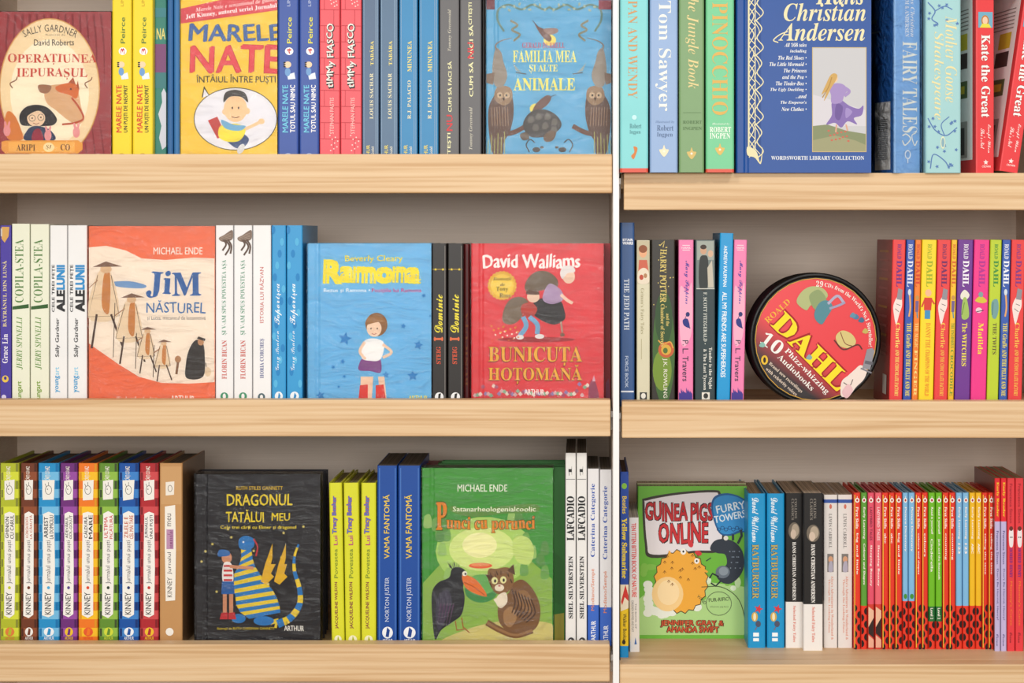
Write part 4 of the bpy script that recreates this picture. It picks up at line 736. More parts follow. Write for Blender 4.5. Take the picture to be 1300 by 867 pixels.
a.R(1031, 60, 1100, 193, '#cdb98a').R(1032, 61, 1099, 192, '#c9c9cc').P([(1032, 120), (1060, 128), (1099, 140), (1099, 160), (1032, 160)], '#d5d2d8').P([(1032, 160), (1050, 158), (1075, 166), (1099, 170), (1099, 192), (1032, 192)], '#8c9470').P([(1032, 178), (1060, 172), (1085, 178), (1099, 184), (1099, 192), (1032, 192)], '#a3a27e')
a.P([(1056, 130), (1066, 126), (1078, 134), (1090, 138), (1096, 134), (1094, 146), (1084, 150), (1088, 158), (1076, 154), (1068, 162), (1060, 156), (1049, 158), (1056, 146)], '#8b74b4', True).P([(1062, 132), (1070, 136), (1066, 152), (1060, 148)], '#745c9e', True).P([(1074, 137), (1082, 142), (1074, 150)], '#a592c8', True)
a.P([(1053, 112), (1060, 106), (1070, 107), (1076, 114), (1072, 120), (1068, 130), (1056, 131), (1055, 121)], '#a893c6', True).L([(1070, 110), (1078, 116), (1072, 122)], 4, '#a893c6', True).E(1059, 100, 4.6, 5, '#e5c9a8')
a.P([(1054, 96), (1059, 93), (1063, 96), (1060, 104), (1055, 112), (1050, 122), (1046, 128), (1049, 116), (1043, 120), (1049, 106)], '#cda964', True).L([(1056, 98), (1052, 110), (1044, 124)], 1.2, '#b08c48', True)
a.L([(1062, 158), (1061, 168)], 2, '#d8a890').L([(1074, 158), (1076, 166)], 2, '#d8a890')
for k in range(12): a.E(1052 + (k * 7) % 26, 166 + (k * 5) % 14, 1.6, 1.2, '#c9705a')
book('hardcover_book', 'dark blue face-out cover with painting of a girl in a purple dress', 'R1', 934, 1106, -30, 2.312, '#1556a2', a, mode='face', thick=.022, hard=True)
a = Art(); w_ = 39
a.T('FAIRY TALES', 12, 52, 34, 168, '#eef0e8', 's', -90, b=-.006).T('GRIMM & ANDERSEN', 16, -18, 22, 46, '#e6ecf4', 's', -90).T('Hans Christian', 24, -18, 30, 46, '#e6ecf4', 'k', -90).L([(12, 172), (18, 170), (24, 176), (16, 184), (12, 178)], 1.6, '#eef0e8', True).L([(32, 168), (26, 172), (30, 184), (34, 178)], 1.3, '#eef0e8', True).E(20, 196, 4.5, 6, '#dfe8f0').E(20, 196, 3, 4.4, '#8fb6e2').L([(20, 200), (20, 207)], 1.5, '#dfe8f0')
book('hardcover_book', 'light blue thick spine with silver title, its dark blue cover side and barcode visible', 'R1', 1135, 1174, -30, 2.316, '#8fbbea', a, hard=True, depth=.15, turn=22, side='#3f80cc', sideart=[(128, 215, .008, .044, '#f2f4f6'), (20, 26, .04, .07, '#9ab4d0'), (36, 38, .03, .08, '#8fb0d4'), (176, 190, .06, .072, '#c9d6e6')] + [(150 + 2.4 * q, 151.2 + 2.4 * q, .014, .036, '#70747a') for q in range(22)], wrap=True)
a = Art(); V = '#5d82b8'
a.L([(3, 3), (12, 14), (8, 24), (16, 30)], 1.4, V, True).L([(12, 14), (24, 8), (34, 12)], 1.2, V, True).L([(3, 150), (12, 165), (26, 172), (40, 162)], 1.3, V, True).L([(6, 214), (10, 196), (24, 204), (30, 214)], 1.3, V, True).L([(24, 172), (20, 158), (30, 148)], 1.1, V, True)
rr = random.Random(5)
for k in range(26):
    x, y = rr.uniform(4, 41), (rr.uniform(2, 34) if k % 3 == 0 else rr.uniform(146, 214)); a.star(x, y, 2.6, V, k)
a.T('Mother Goose', 25, 20, 40, 130, '#e9dfae', 'k', -90, b=-.01).T('Shakespeare', 8, 40, 23, 152, '#e9dfae', 'k', -90, b=-.01).E(22, 181, 3, 8, '#dfe6c8').E(22, 181, 2, 6, '#8fb3c0')
book('hardcover_book', 'pale teal spine with blue vines and cream script', 'R1', 1175, 1220, -30, 2.316, '#a8d2d4', a, hard=True, depth=.1)
def redkate(xa, xb, lean, label, z=2.33):
    a = Art(); w_ = xb - xa
    a.R(3, 15, w_ - 2, 35, '#7fb6cc').E(w_ * .5, 26, 5, 7, '#c98a4a').E(w_ * .5, 26, 3.4, 5, '#f0d0b4').P([(5, 35), (8, 30), (17, 30), (20, 35)], '#e8e05a')
    a.T('Kate the Great', 7, 44, 18.5, 149, '#6e2a2e', 's', -90, b=.04).T('Kate the Great', 7, 44, 18.5, 149, '#fff8f4', 's', -90, b=.01).T('Except When', 14, 158, 19.5, 194, '#fdeae6', 'z', -90).T("She's Not", 6, 163, 12, 189, '#fdeae6', 'z', -90)
    a.star(13, 206, 3.6, '#fdeae6').T('CROWN', 8, 210, 19, 212.5, '#fdeae6', 'b')
    si = [(-20, 202, .012, .135, '#ffffff'), (39, 60, .03, .075, '#e2d24a'), (64, 84, .03, .08, '#5a4a48'), (100, 122, .03, .085, '#6d7d52'), (106, 116, .04, .07, '#d8c84a'), (152, 199, .03, .12, '#b8b4b0'), (160, 195, .04, .11, '#5f5c5c')]
    for q in range(6): si.append((8 + q * 5, 9.4 + q * 5, .025, .11, '#a5a19d'))
    book('paperback_book', label, 'R1', xa, xb, -26, z, '#ea5256', a, depth=.135, sideart=si, lean=lean, turn=8 if not lean else 6, group='red spines with white title', side='#ea5256')
redkate(1239, 1263, 0, 'upright bright red spine with white title and small portrait')
redkate(1268, 1292, 8.3, 'bright red spine with white title leaning to the right at the frame edge')

# ================================================================ MIDDLE SHELF, RIGHT BAY
ZR = 2.352
a = Art(); a.T('STAR', 3, 303, 16, 306, '#e8ecf4', 'b', b=.06).T('WARS', 3, 307, 16, 310.4, '#e8ecf4', 'b', b=.06).T('THE JEDI PATH', 4, 354, 11.5, 419, '#dfe6f0', 's', -90).R(1, 496, 17, 498, '#e8ecf4').T('FORCE BOOK', 6, 452, 10, 492, '#c9d6ea', 'b', -90)
book('hardcover_book', 'navy blue spine touching the white post, tallest on the right middle shelf', 'R2', 787.5, 805.5, 282.5, ZR, '#3f6498', a, hard=True)
a = Art(); a.R(1, 306, 16, 360, '#c9c0a4').E(8, 320, 5, 7, '#e9b28c').E(8, 316, 5.4, 5, '#9a5c38').P([(3, 330), (13, 330), (15, 344), (2, 344)], '#d07058').P([(2, 345), (9, 340), (15, 345), (15, 359), (2, 359)], '#e8dcc8', True).E(6, 352, 2.6, 3.4, '#c2563f').E(11, 350, 2.2, 3, '#b98c64')
a.T("Grimm's Fairy Tales", 4, 366, 9.5, 424, '#a9a07c', 's', -90, b=-.01).L([(6, 430), (6, 456)], .7, '#b9b08c').R(4, 498, 13, 507, '#3a3a38').E(8.5, 502.5, 3, 3.6, '#e8e6dc')
book('paperback_book', 'cream spine with painted figures at its top, beside the navy spine', 'R2', 808.3, 825, 305, ZR, '#dcd7bd', a)
a = Art(); GD = '#dcc878'
a.E(16, 444, 14, 70, '#4a7038').E(14, 470, 12, 26, '#7f9a3c').E(16, 404, 11, 34, '#3a5a34').E(19, 444, 10, 10, '#c8693c').E(19, 444, 6.4, 6.6, '#d8b04a').E(18, 445, 3, 3.6, '#5c7a3a').L([(9, 432), (15, 437), (24, 434), (28, 442)], 1.6, '#e0a850', True)
a.T('HARRY POTTER', 11, 316, 20, 384, GD, 's', -90, jit=.45).L([(11, 312), (17, 306), (15, 314)], 1.2, GD).T('and the', 19, 398, 23, 414, GD, 's', -90).T('Chamber of Secrets', 12, 386, 17, 440, GD, 's', -90).T('J.K. ROWLING', 14, 455, 20.5, 505, '#e9e4d8', 'n', -90, b=.01)
rr = random.Random(3)
for k in range(14): a.E(rr.uniform(3, 28), rr.uniform(308, 402), .7, .7, GD)
book('paperback_book', 'thick dark green and brown spine with curly gold title', 'R2', 826.7, 857, 304.5, ZR, '#38332a', a)
def mp(x0, x1, lean, turn, label, yt=304.5):
    a = Art(); w_ = x1 - x0
    a.P([(2, 365), (w_ * .6, 372), (w_ - 2, 360), (w_ - 2, 420), (w_ * .4, 440), (2, 425)], '#f3b4cc', True)
    a.R(w_ * .25, 311, w_ * .75, 312, '#f8dce6').T('HARPER', w_ * .2, 313.5, w_ * .8, 316, '#f8e6ee', 'b').R(w_ * .25, 317, w_ * .75, 318, '#f8dce6').T('Mary Poppins', w_ * .36, 331, w_ * .72, 386, '#4a4aa8', 'z', -90, b=.01)
    a.E(w_ * .62, 399, 2.6, 3, '#2f3a7a').L([(w_ * .6, 398), (w_ * .4, 406), (w_ * .3, 408)], .8, '#2f3a7a').P([(w_ * .3, 406), (w_ * .62, 405), (w_ * .75, 416), (w_ * .36, 413)], '#2f3a8a', True).L([(w_ * .7, 414), (w_ * .78, 417)], 1.4, '#2f3a7a')
    a.T('P. L. Travers', w_ * .28, 432, w_ * .66, 484, '#3c3450', 'n', -90, b=.01)
    for k in range(7): a.P([(1 + k * (w_ - 3) / 7, 508), (1 + k * (w_ - 3) / 7, 498 - (k * 5) % 7), (1.8 + (k + 1) * (w_ - 3) / 7, 500), (1.8 + (k + 1) * (w_ - 3) / 7, 508)], '#4c3c98')
    book('paperback_book', label, 'R2', x0, x1, yt, ZR, '#f08cba', a, lean=lean, turn=turn, group='pink spines with purple script', side='#c9587c')
mp(861, 880, .15, 0, 'pink spine with purple script between the gold-titled and the dark green spine')
a = Art(); a.R(2, 305, 25, 366, '#7f8a88').R(3, 306, 24, 330, '#a9b0a8').P([(6, 365), (6, 330), (12, 324), (17, 330), (16, 365)], '#3a3f3e', True).E(11, 318, 4, 5, '#d0a88c').E(11, 313.5, 4, 3, '#4a3a30').P([(16, 340), (22, 330), (24, 365), (17, 365)], '#c9c2b2').E(20, 322, 3.4, 4.4, '#d8b69c').R(2, 366, 25, 367, '#d8d8d0')
a.T('F. SCOTT FITZGERALD •', 11, 371, 15.5, 437, '#d4d8d0', 's', -90).T('Tender is the Night', 17, 441, 22, 494, '#e8e8e0', 's', -90).T('& The Last Tycoon', 10, 443, 15, 495, '#e8e8e0', 's', -90).R(9, 498, 19, 507, '#e8e4da').E(14, 502.5, 3, 3.4, '#3a3a38')
book('paperback_book', 'dark slate spine with a grey picture at its top, beside the bright cyan one', 'R2', 882, 908, 304.5, ZR, '#35474b', a)
a = Art(); a.T('ANDREW KAUFMAN', 5, 312, 10, 364, '#eefaff', 'b', -90, jit=.4).T('ALL MY FRIENDS ARE SUPERHEROES', 4.5, 371, 10.5, 479, '#f4fcff', 'b', -90, jit=.1)
book('paperback_book', 'bright cyan spine, slightly taller, leaning between slate and pink spines', 'R2', 909.5, 926.5, 296, ZR, '#1fa3dc', a, lean=1.2)
mp(927.5, 944, 1.2, -3.5, 'pink spine with purple script nearest the round tin, its cover showing')

# round tin: turned a little, lid facing the shop
zt = 2.362; st = zt / F; R_ = 84.5 * st; cxw = wx(1035.5, zt)
tin = empty('round_tin', (cxw, zt, SURF['R2']), 'round black and red audiobook tin with big yellow letters, standing on its rim', 'tin')
def disc(name, y0, y1, r, m, bev=.002, seg=96, off=0.0):
    V, Fc = [], []; ring = [(y0 + bev, r), (y0 + bev * .3, r - bev * .3), (y0, r - bev), (y0, r - bev * 2.2), (y0 + .0012, r - bev * 2.8)] if off else [(y0 + bev, r), (y0 + bev * .3, r - bev * .3), (y0, r - bev)]
    ring = ring[::-1] + [(y1, r)]
    for (y, q) in ring: V += [(q * math.cos(2 * math.pi * k / seg), y, R_ + q * math.sin(2 * math.pi * k / seg)) for k in range(seg)]
    for i in range(len(ring) - 1):
        for k in range(seg): Fc.append((i * seg + k, i * seg + (k + 1) % seg, (i + 1) * seg + (k + 1) % seg, (i + 1) * seg + k))
    Fc.append(tuple(range(seg))); Fc.append(tuple(range((len(ring) - 1) * seg, len(ring) * seg))[::-1])
    o = link_mesh(name, V, Fc, [m], None, tin)
    for p in o.data.polygons: p.use_smooth = len(p.vertices) == 4
    return o
BLK = mat('#1a1818', .3, 'tin_paint')
disc('body', .016, .055, R_ - .0014, BLK); lid = disc('lid', 0, .022, R_, BLK, off=1)
# the print of the lid: radial dark-to-red is printed on the tin
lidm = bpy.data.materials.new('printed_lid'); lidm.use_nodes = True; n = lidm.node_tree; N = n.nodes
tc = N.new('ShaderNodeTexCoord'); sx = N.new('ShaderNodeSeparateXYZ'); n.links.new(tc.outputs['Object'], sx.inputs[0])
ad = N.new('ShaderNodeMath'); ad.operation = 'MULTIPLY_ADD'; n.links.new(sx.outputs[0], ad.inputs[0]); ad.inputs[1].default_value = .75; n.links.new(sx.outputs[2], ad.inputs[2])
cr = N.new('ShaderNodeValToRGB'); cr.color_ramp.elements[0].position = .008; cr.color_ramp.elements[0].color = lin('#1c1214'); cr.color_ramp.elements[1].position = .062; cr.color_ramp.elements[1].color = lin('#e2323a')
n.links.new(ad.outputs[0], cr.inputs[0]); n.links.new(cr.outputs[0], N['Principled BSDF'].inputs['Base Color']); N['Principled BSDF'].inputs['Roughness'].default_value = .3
cu = 1034.5; cyp = PY + (H - SURF['R2'] - R_) / st
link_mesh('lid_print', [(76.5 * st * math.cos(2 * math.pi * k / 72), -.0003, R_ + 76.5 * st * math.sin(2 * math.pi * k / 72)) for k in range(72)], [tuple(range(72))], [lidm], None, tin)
a = Art(cu); cy = cyp; a.ring(cu, cy, 77.4, 77.4, .9, '#d8ac4a'); a.it[-1] = a.it[-1][:5] + (14,)
def tt(x, y): return (x - 1034.5 + cu - 2, y - 435 + cy)
def TLt(t, xa, ya, xb, yb, h, c, st_, **k):
    p, q = tt(xa, ya), tt(xb, yb); a.TL(t, *p, *q, h, c, st_, **k)
a.AT('29', cu, cy, 67, 0, 8, 7, '#f4efe8', 's').AT("CDs from the World's No.1 Storyteller!", cu, cy, 68, 9, 98, 5, '#f4efe8', 's')
TLt('ROALD', 975, 415, 1005, 388, 7.5, '#f0b84a', 's')
TLt('DAHL', 978, 416, 1064, 502, 27, '#a82424', 's', b=.07); TLt('DAHL', 978, 416, 1064, 502, 26, '#f6e02e', 's', b=.02)
TLt('10', 963, 437, 988, 456, 17, '#f2f0ec', 's', b=.0)
TLt('Phizz-whizzing', 996, 450, 1050, 505, 7, '#f4f0ea', 's'); TLt('Audiobooks', 987, 458, 1031, 501, 7, '#f4f0ea', 's')
TLt('Brand new recordings', 976, 466, 1018, 503, 4, '#e8d8c8', 's'); TLt('with celebrity voices', 972, 473, 1011, 507, 4, '#e8d8c8', 's')
def pt(*l): return [tt(x, y) for x, y in l]
a.E(*tt(971, 461), 4.4, 6, '#e8c23a').E(*tt(971, 461), 1.7, 3.6, '#2a1c1c')
# loose crowd of light-coloured generic shapes
a.P(pt((1012, 388), (1018, 375), (1030, 368), (1045, 370), (1052, 380), (1042, 388), (1030, 392), (1024, 398)), '#b8c08a', True).P(pt((1028, 380), (1040, 372), (1050, 384), (1044, 398), (1034, 396)), '#98a878', True)
a.P(pt((1035, 400), (1042, 388), (1052, 386), (1058, 394), (1050, 408), (1044, 416), (1036, 410)), '#5f94a0', True).L(pt((1052, 390), (1064, 380), (1072, 388)), 3.4, '#b8b4cc', True).L(pt((1054, 396), (1066, 392), (1074, 388)), 3, '#a9a4c0', True)
a.P(pt((1062, 432), (1070, 424), (1082, 428), (1088, 438), (1082, 446), (1068, 444)), '#d8c98a', True).L(pt((1060, 436), (1072, 448), (1090, 442), (1096, 448)), 1.6, '#6a3a34', True).L(pt((1068, 426), (1074, 440), (1084, 444)), 1, '#8a4a3c', True)
for x, y, c in ((1088, 406, '#5a86a8'), (1100, 424, '#c9b86a'), (1028, 457, '#8fb0b4'), (1095, 410, '#4a7a9a'), (1084, 404, '#6a9ab0'), (968, 441, '#8fc0b4')): a.P(pt((x - 4, y + 2), (x, y - 3), (x + 4, y + 1), (x + 1, y + 4)), c, True)
a.P(pt((1068, 500), (1070, 488), (1078, 481), (1086, 474), (1094, 468), (1102, 474), (1098, 486), (1088, 496), (1080, 506), (1070, 508)), '#efe2da', True).L(pt((1072, 490), (1080, 494), (1084, 486)), 1, '#5a4a4a', True).P(pt((1070, 502), (1078, 492), (1084, 500), (1076, 510)), '#e8c4c8', True)
a.P(pt((1096, 472), (1102, 448), (1109, 446), (1112, 450), (1106, 474)), '#9a9aa2').P(pt((1100, 462), (1110, 464), (1109, 468), (1099, 466)), '#6f6f78').L(pt((1094, 472), (1108, 478)), 2, '#8a8a92')
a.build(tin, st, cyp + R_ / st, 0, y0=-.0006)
tin.rotation_euler = (0, 0, math.radians(3.5))

# run of leaning bright paperbacks by one author; generic little figures on the spines
def fig(a, w_, kind):
    c = w_ / 2
    if kind == 'hat': a.P([(c - w_ * .3, 398), (c - w_ * .34, 388), (c - w_ * .1, 378), (c + w_ * .24, 376), (c + w_ * .32, 388), (c + w_ * .14, 398), (c - w_ * .1, 412)], '#f0e2dc', True).P([(c - w_ * .1, 380), (c + w_ * .0, 366), (c + w_ * .34, 368), (c + w_ * .28, 381)], '#9a98a0').L([(c - w_ * .2, 392), (c + w_ * .1, 396)], .7, '#5a4a4a').L([(c - w_ * .1, 386), (c + w_ * .2, 388)], .7, '#5a4a4a')
    elif kind == 'boy': a.E(c, 372, 4, 4.6, '#efc09a').P([(c - 5, 378), (c + 5, 378), (c + 4, 394), (c - 5, 394)], '#d84a3a').R(c - 4, 394, c + 3, 405, '#4a9ac8').L([(c - 4, 380), (c - 8, 390)], 2, '#d84a3a').L([(c + 4, 380), (c + 8, 386)], 2, '#d84a3a')
    elif kind == 'tall': a.L([(c, 372), (c + 1.4, 390), (c, 402)], 2, '#e8b070', True).E(c, 371, 2, 4, '#d8e0e8')
    elif kind == 'hair': a.P([(c - 5, 374), (c, 368), (c + 6, 374), (c + 3, 380), (c - 4, 380)], '#e8e4d8', True).P([(c - 2, 380), (c + 3, 380), (c + 6, 402), (c - 3, 404)], '#a9c46a', True).L([(c, 384), (c - 3, 400)], 1, '#6f8a4a')
    elif kind == 'girl': a.P([(c - 7, 382), (c, 376), (c + 8, 382), (c + 2, 385)], '#d8c84a', True).E(c, 374, 3, 3.4, '#8aa8a8').E(c - 2, 394, 4, 3.4, '#e8d0d8').L([(c - 5, 396), (c + 4, 394)], 1, '#4a3a5a')
    elif kind == 'small': a.E(c, 378, 2.2, 3, '#c89a5a').P([(c - 2, 382), (c + 2, 382), (c + 1.6, 396), (c - 2, 396)], '#7a6a9a').L([(c, 396), (c + 1, 404)], 1.4, '#5a9ab0')
    elif kind == 'beard': a.P([(c - 4, 384), (c + 3, 380), (c + 5, 392), (c + 2, 404), (c - 3, 402)], '#7fa8a8', True).L([(c - 2, 384), (c - 3, 400)], .8, '#4a7a6a')
CH = ('Charlie', 'AND THE CHOCOLATE FACTORY')
dl = [(1128.5, 1145, '#e84a4a', '#7a2f8c', '#f3dc7a', 'hat', CH, 'red spine right of the round tin, its dark cover side showing', .74), (1146, 1156.5, '#3f5fb4', '#dfe6f4', '#e8dc6a', 'tall', ('THE Giraffe', 'AND THE PELLY AND ME'), 'narrow blue spine right of the red one nearest the tin', .0),
      (1157.3, 1165, '#f08a34', '#d84a2c', '#f6dc8a', 'small', ('THE MAGIC', 'FINGER'), 'narrow orange spine between the blue and the wide yellow one', 0), (1165.8, 1184.5, '#f6dc2c', '#a8b82c', '#e8962c', 'boy', ('DANNY THE', 'CHAMPION OF THE WORLD'), 'wide yellow spine with a little figure in red', 0),
      (1185.5, 1202.5, '#e84c4c', '#7a2f6c', '#f3c45a', 'hat', CH, 'red spine right of the wide yellow one', 0), (1203.3, 1210.5, '#f2c638', '#d8742c', '#7aa03c', 'small', ('THE ENORMOUS', 'CROCODILE'), 'thin yellow spine between the red and the violet one', 0),
      (1211.5, 1231, '#7a3f9c', '#f4f0f8', '#f0e05a', 'hair', ('The', 'WITCHES'), 'violet spine with white capitals and a grey-haired figure', 0), (1232, 1251.5, '#ee4296', '#b83a9c', '#f4e24a', 'girl', ('Matilda', ''), 'hot pink spine with a yellow name and straw hat', 0),
      (1252.5, 1267, '#c3d63a', '#4f9a4a', '#6a5a3a', 'beard', ('THE TWITS', ''), 'lime green spine right of the hot pink one', 0), (1268, 1278.5, '#4468b8', '#eef2fa', '#e8dc6a', 'tall', ('THE Giraffe', 'AND THE PELLY AND ME'), 'narrow blue spine right of the lime green one', 0),
      (1279.5, 1297, '#e94c4c', '#8a3f8c', '#f3c45a', 'hat', CH, 'red spine at the right edge of the photo, middle shelf', 0)]
for x0, x1, c, c1, c2, k, (t1, t2), lb, _ in dl:
    a = Art(); w_ = x1 - x0; big = w_ > 12; A, B = (.38, .72) if big else (.24, .8)
    a.T('ROALD', w_ * A, 310, w_ * (B - .04), 329, c1, 's', -90).T('DAHL', w_ * A - .5, 331, w_ * B + .5, 364, c1, 's', -90, b=.02); fig(a, w_, k)
    if t2: a.T(t1, w_ * A, 410, w_ * B, 410 + (32 if k != 'hair' else 12), c2, 's', -90, jit=.2).T(t2, w_ * (A + .02), (444 if k != 'hair' else 424), w_ * (B - .03), (503 if k != 'hair' else 465), c2, 's', -90, jit=.1, b=.01)
    else: a.T(t1, w_ * A, 410, w_ * B, 450, c2, 's', -90, jit=.2)
    sa = None
    if x0 < 1130: sa = [(318 + q * 12, 321 + q * 12, .03, .1, '#c98a4a' if q % 3 == 0 else '#c06a68') for q in range(12)] + [(478, 503, .02, .05, '#d8d0cc')]
    book('paperback_book', lb, 'R2', x0, x1, 304.5, ZR, c, a, lean=1.35, depth=.125, group='bright paperback run', side='#a82c30' if x0 < 1130 else None, sideart=sa)

# ================================================================ BOTTOM SHELF, RIGHT BAY
a = Art(); a.R(1, 602, 11, 742, '#2f55a8').E(5.5, 617, 3.4, 3.8, '#8fc44a').T('Beatles', 3, 630, 8.5, 652, '#f0d23a', 'b', -90, jit=.2).T('Yellow Submarine', 2.6, 658, 9, 734, '#f2d838', 's', -90, b=.03)
a.P([(1, 742), (11, 742), (11, 772), (1, 776)], '#f2e6cc').P([(1.4, 764), (7, 742), (10.8, 756), (10.8, 763), (6, 758), (3, 768)], '#d8443c').T('Walker Books', 4, 779, 8.5, 812, '#6a5a2a', 'n', -90, b=.02).E(5, 815, 2.2, 3, '#3a2c1c')
book('hardcover_book', 'narrow royal blue spine with yellow title touching the white post, bottom shelf', 'R3', 787, 798, 599, 2.359, '#2f55a8', a, hard=True, depth=.16, bands=[(742, 772, '#f2e6cc'), (772, 820, '#f4d232'), (820, 860, '#1f9cd8')], pages='#6e5a4c')
a = Art(); a.T('TEN ITTEN BITTEN BOOK OF NATURE', 3.4, 664, 9, 758, '#e8605c', 'b', -90, b=.01).T('CHILDREN RHYMES AND PLAY', 2.6, 762, 5.4, 802, '#8a8a88', 'n', -90).T('THE BOOK OF', 7, 766, 9, 798, '#8a8a88', 'n', -90).P([(6, 818), (7.4, 809), (9, 818)], '#4a7ab8')
book('paperback_book', 'small white spine with coral red title, the shortest on the bottom shelf', 'R3', 799.5, 812, 657, 2.39, '#f0ece8', a, depth=.14, lean=-.4)
a = Art(809)
a.P([(811, 760), (830, 745), (870, 735), (946, 745), (946, 806), (811, 806)], '#b9dd96', False)
rr = random.Random(8)
for k in range(22): a.E(815 + rr.random() * 128, 700 + rr.random() * 80, 3 + 5 * rr.random(), 3 + 4 * rr.random(), ('#cfe8b4', '#8fc65a', '#e3f0d4')[k % 3])
for k in range(14): a.E(826 + k * 4.5, 774 + 6 * math.sin(k * .45) - (k % 3), 6, 5.5, '#eef2e8')
for k in range(7): a.E(822 + (k % 3), 742 + k * 6, 6, 5, '#eef2e8')
a.P([(815, 640), (820, 632), (860, 625), (905, 622), (915, 628), (920, 660), (915, 698), (880, 702), (826, 708), (818, 690)], '#4a463e', True).P([(818, 641), (822, 635), (860, 628), (904, 625), (912, 630), (916, 660), (912, 695), (880, 699), (829, 704), (821, 690)], '#ebe6ea', True)
a.T('GUINEA PIGS', 819, 637, 904, 662, '#c8323a', 'n', b=.045, jit=.5, out='#3a2a2a', ow=.035).T('ONLINE', 836, 663, 898, 690, '#d03a40', 'n', b=.045, jit=.45, out='#3a2a2a', ow=.035)
a.P([(903, 650), (905, 632), (920, 626), (938, 630), (947.6, 640), (947.6, 672), (938, 676), (926, 680), (912, 676)], '#2a6aa0', True).P([(905, 650), (907, 634), (921, 628.5), (938, 632), (946.6, 642), (946.6, 671), (936, 674), (924, 678), (913, 674)], '#3f9ad4', True)
a.TL('FURRY', 909, 652, 946, 645, 10, '#e9f4fa', 'n', b=.03, jit=.3).TL('TOWERS', 907, 664, 947, 656, 9, '#e9f4fa', 'n', b=.03, jit=.3)
for k in range(7): a.ring(912 + k * 4.6, 672 - (k % 2) * 2, 2.2, 2, .7, '#1f4f80')
# round yellow fluffy blob and a dark bean shape: plain stand-ins
sp = []
for k in range(40):
    t = 2 * math.pi * k / 40; r = 1 + (.07 if k % 2 else -.02); sp.append((864 + 33 * r * math.cos(t), 738 + 39 * r * math.sin(t)))
a.P(sp, '#5a4a30').P([(864 + (x - 864) * .97, 738 + (y - 738) * .97) for x, y in sp], '#f3b64a').E(847, 754, 20, 22, '#f8d79c').E(848, 752, 14, 16, '#fbe2b4')
for x, y in ((851, 709), (888, 722)): a.L([(x, y), (x + (x > 870) * 12 - 2, y - 14 * (x < 870) + 4)], 7, '#f3b64a', taper=True)
rr = random.Random(1)
for k in range(16):
    x, y = rr.uniform(842, 890), rr.uniform(706, 745); a.L([(x - 2, y), (x, y - 3)], .6, '#8a5a20').L([(x + 2, y), (x, y - 3)], .6, '#8a5a20').L([(x, y + 1), (x, y - 3)], .6, '#8a5a20')
a.E(867, 700, 3.6, 4, '#f6f4ee').E(867, 700, 1.2, 1.4, '#2a2422').E(884, 712, 3.2, 3.6, '#f6f4ee').E(884, 712, 1.1, 1.3, '#2a2422').E(876, 690, 3.4, 5, '#d8444c', -20).E(886, 702, 4.6, 3, '#d8444c', 20)
a.P([(901, 697), (906, 687), (918, 684), (932, 688), (942, 700), (944, 718), (938, 732), (926, 741), (914, 738), (908, 728), (914, 722), (922, 716), (920, 704), (910, 702)], '#3c4450', True).E(917, 726, 9, 8, '#76808c').E(918, 725, 6, 5.4, '#98a2ac')
a.L([(936, 690), (941, 680), (940, 672)], 3, '#3c4450').L([(930, 686), (930, 678)], 3, '#3c4450').L([(912, 732), (904, 728), (900, 734)], 2, '#2c323c').L([(914, 738), (908, 744), (902, 740)], 2, '#2c323c').E(921, 683, 3, 3, '#ece6dc').L([(902, 708), (896, 712)], 1.2, '#3c4450')
for k in range(14): a.E(926 + (k * 5) % 14, 700 + (k * 7) % 28, .8, .8, '#8a96a4')
a.ring(912, 766, 16, 15, .8, '#6a7a5a').TL('FUR-RIFIC!', 899, 764, 926, 762, 4.6, '#5a6a4a', 'n', b=.02, jit=.3).T('(Guinea pig fun)', 901, 769, 924, 771.4, '#7a8a6a').TL('WIND', 884, 757, 894, 768, 4, '#4a5a3a', 'n', jit=.4)
a.L([(890, 745), (915, 745), (935, 758), (944, 780), (945, 806)], .9, '#4a5a3a', True)
a.T('JENNIFER GRAY &', 838, 787, 918, 796, '#5a3420', 'b', b=.09, jit=.35).T('JENNIFER GRAY &', 838.5, 787, 917.5, 795.6, '#d0603c', 'b', b=.02, jit=.35).T('AMANDA SWIFT', 846, 795, 912, 803, '#5a3420', 'b', b=.09, jit=.35).T('AMANDA SWIFT', 846.5, 795, 911.5, 802.6, '#d0603c', 'b', b=.02, jit=.35)
book('paperback_book', 'green cartoon face-out cover with a fluffy yellow animal, set back on the bottom shelf', 'R3', 809.5, 948, 617, 2.47, '#7cc24a', a, mode='face', thick=.018)
book('paperback_book', 'book standing directly behind the green cartoon cover', 'R3', 808.5, 947, 613, 2.492, '#b9b28c', None, mode='face', thick=.02)
Z3 = 2.414
for x0, x1, lb in ((949.5, 972, 'cyan spine with white script beside the green cartoon cover'), (973.5, 996, 'cyan spine with white script beside the black and white spines')):
    a = Art(); w_ = x1 - x0
    a.T('David Walliams', w_ * .22, 632, w_ * .62, 688, '#eefaff', 'z', -90, b=.02, jit=.2).T('RATBURGER', w_ * .22, 691, w_ * .62, 760, '#2a5a78', 's', -90, b=.05, jit=.1).T('RATBURGER', w_ * .25, 691, w_ * .62, 760, '#c9b870', 's', -90, jit=.1)
    a.star(w_ * .6, 773, 6, '#d8444c', .3, .4).E(w_ * .38, 783, 4, 6, '#d8b45a').E(w_ * .38, 783, 1.8, 5, '#f0e6c8').E(w_ * .58, 792, 3.4, 4, '#5a5f74').L([(w_ * .5, 796), (w_ * .4, 800)], 1, '#8a6a70').R(w_ * .3, 803, w_ * .62, 808, '#f2fafd').R(w_ * .3, 810, w_ * .62, 814, '#f2fafd')
    book('hardcover_book', lb, 'R3', x0, x1, 626.5, Z3, '#1fa0d6', a, hard=True, depth=.14, group='cyan spines with white script', pages='#d2c4ac')
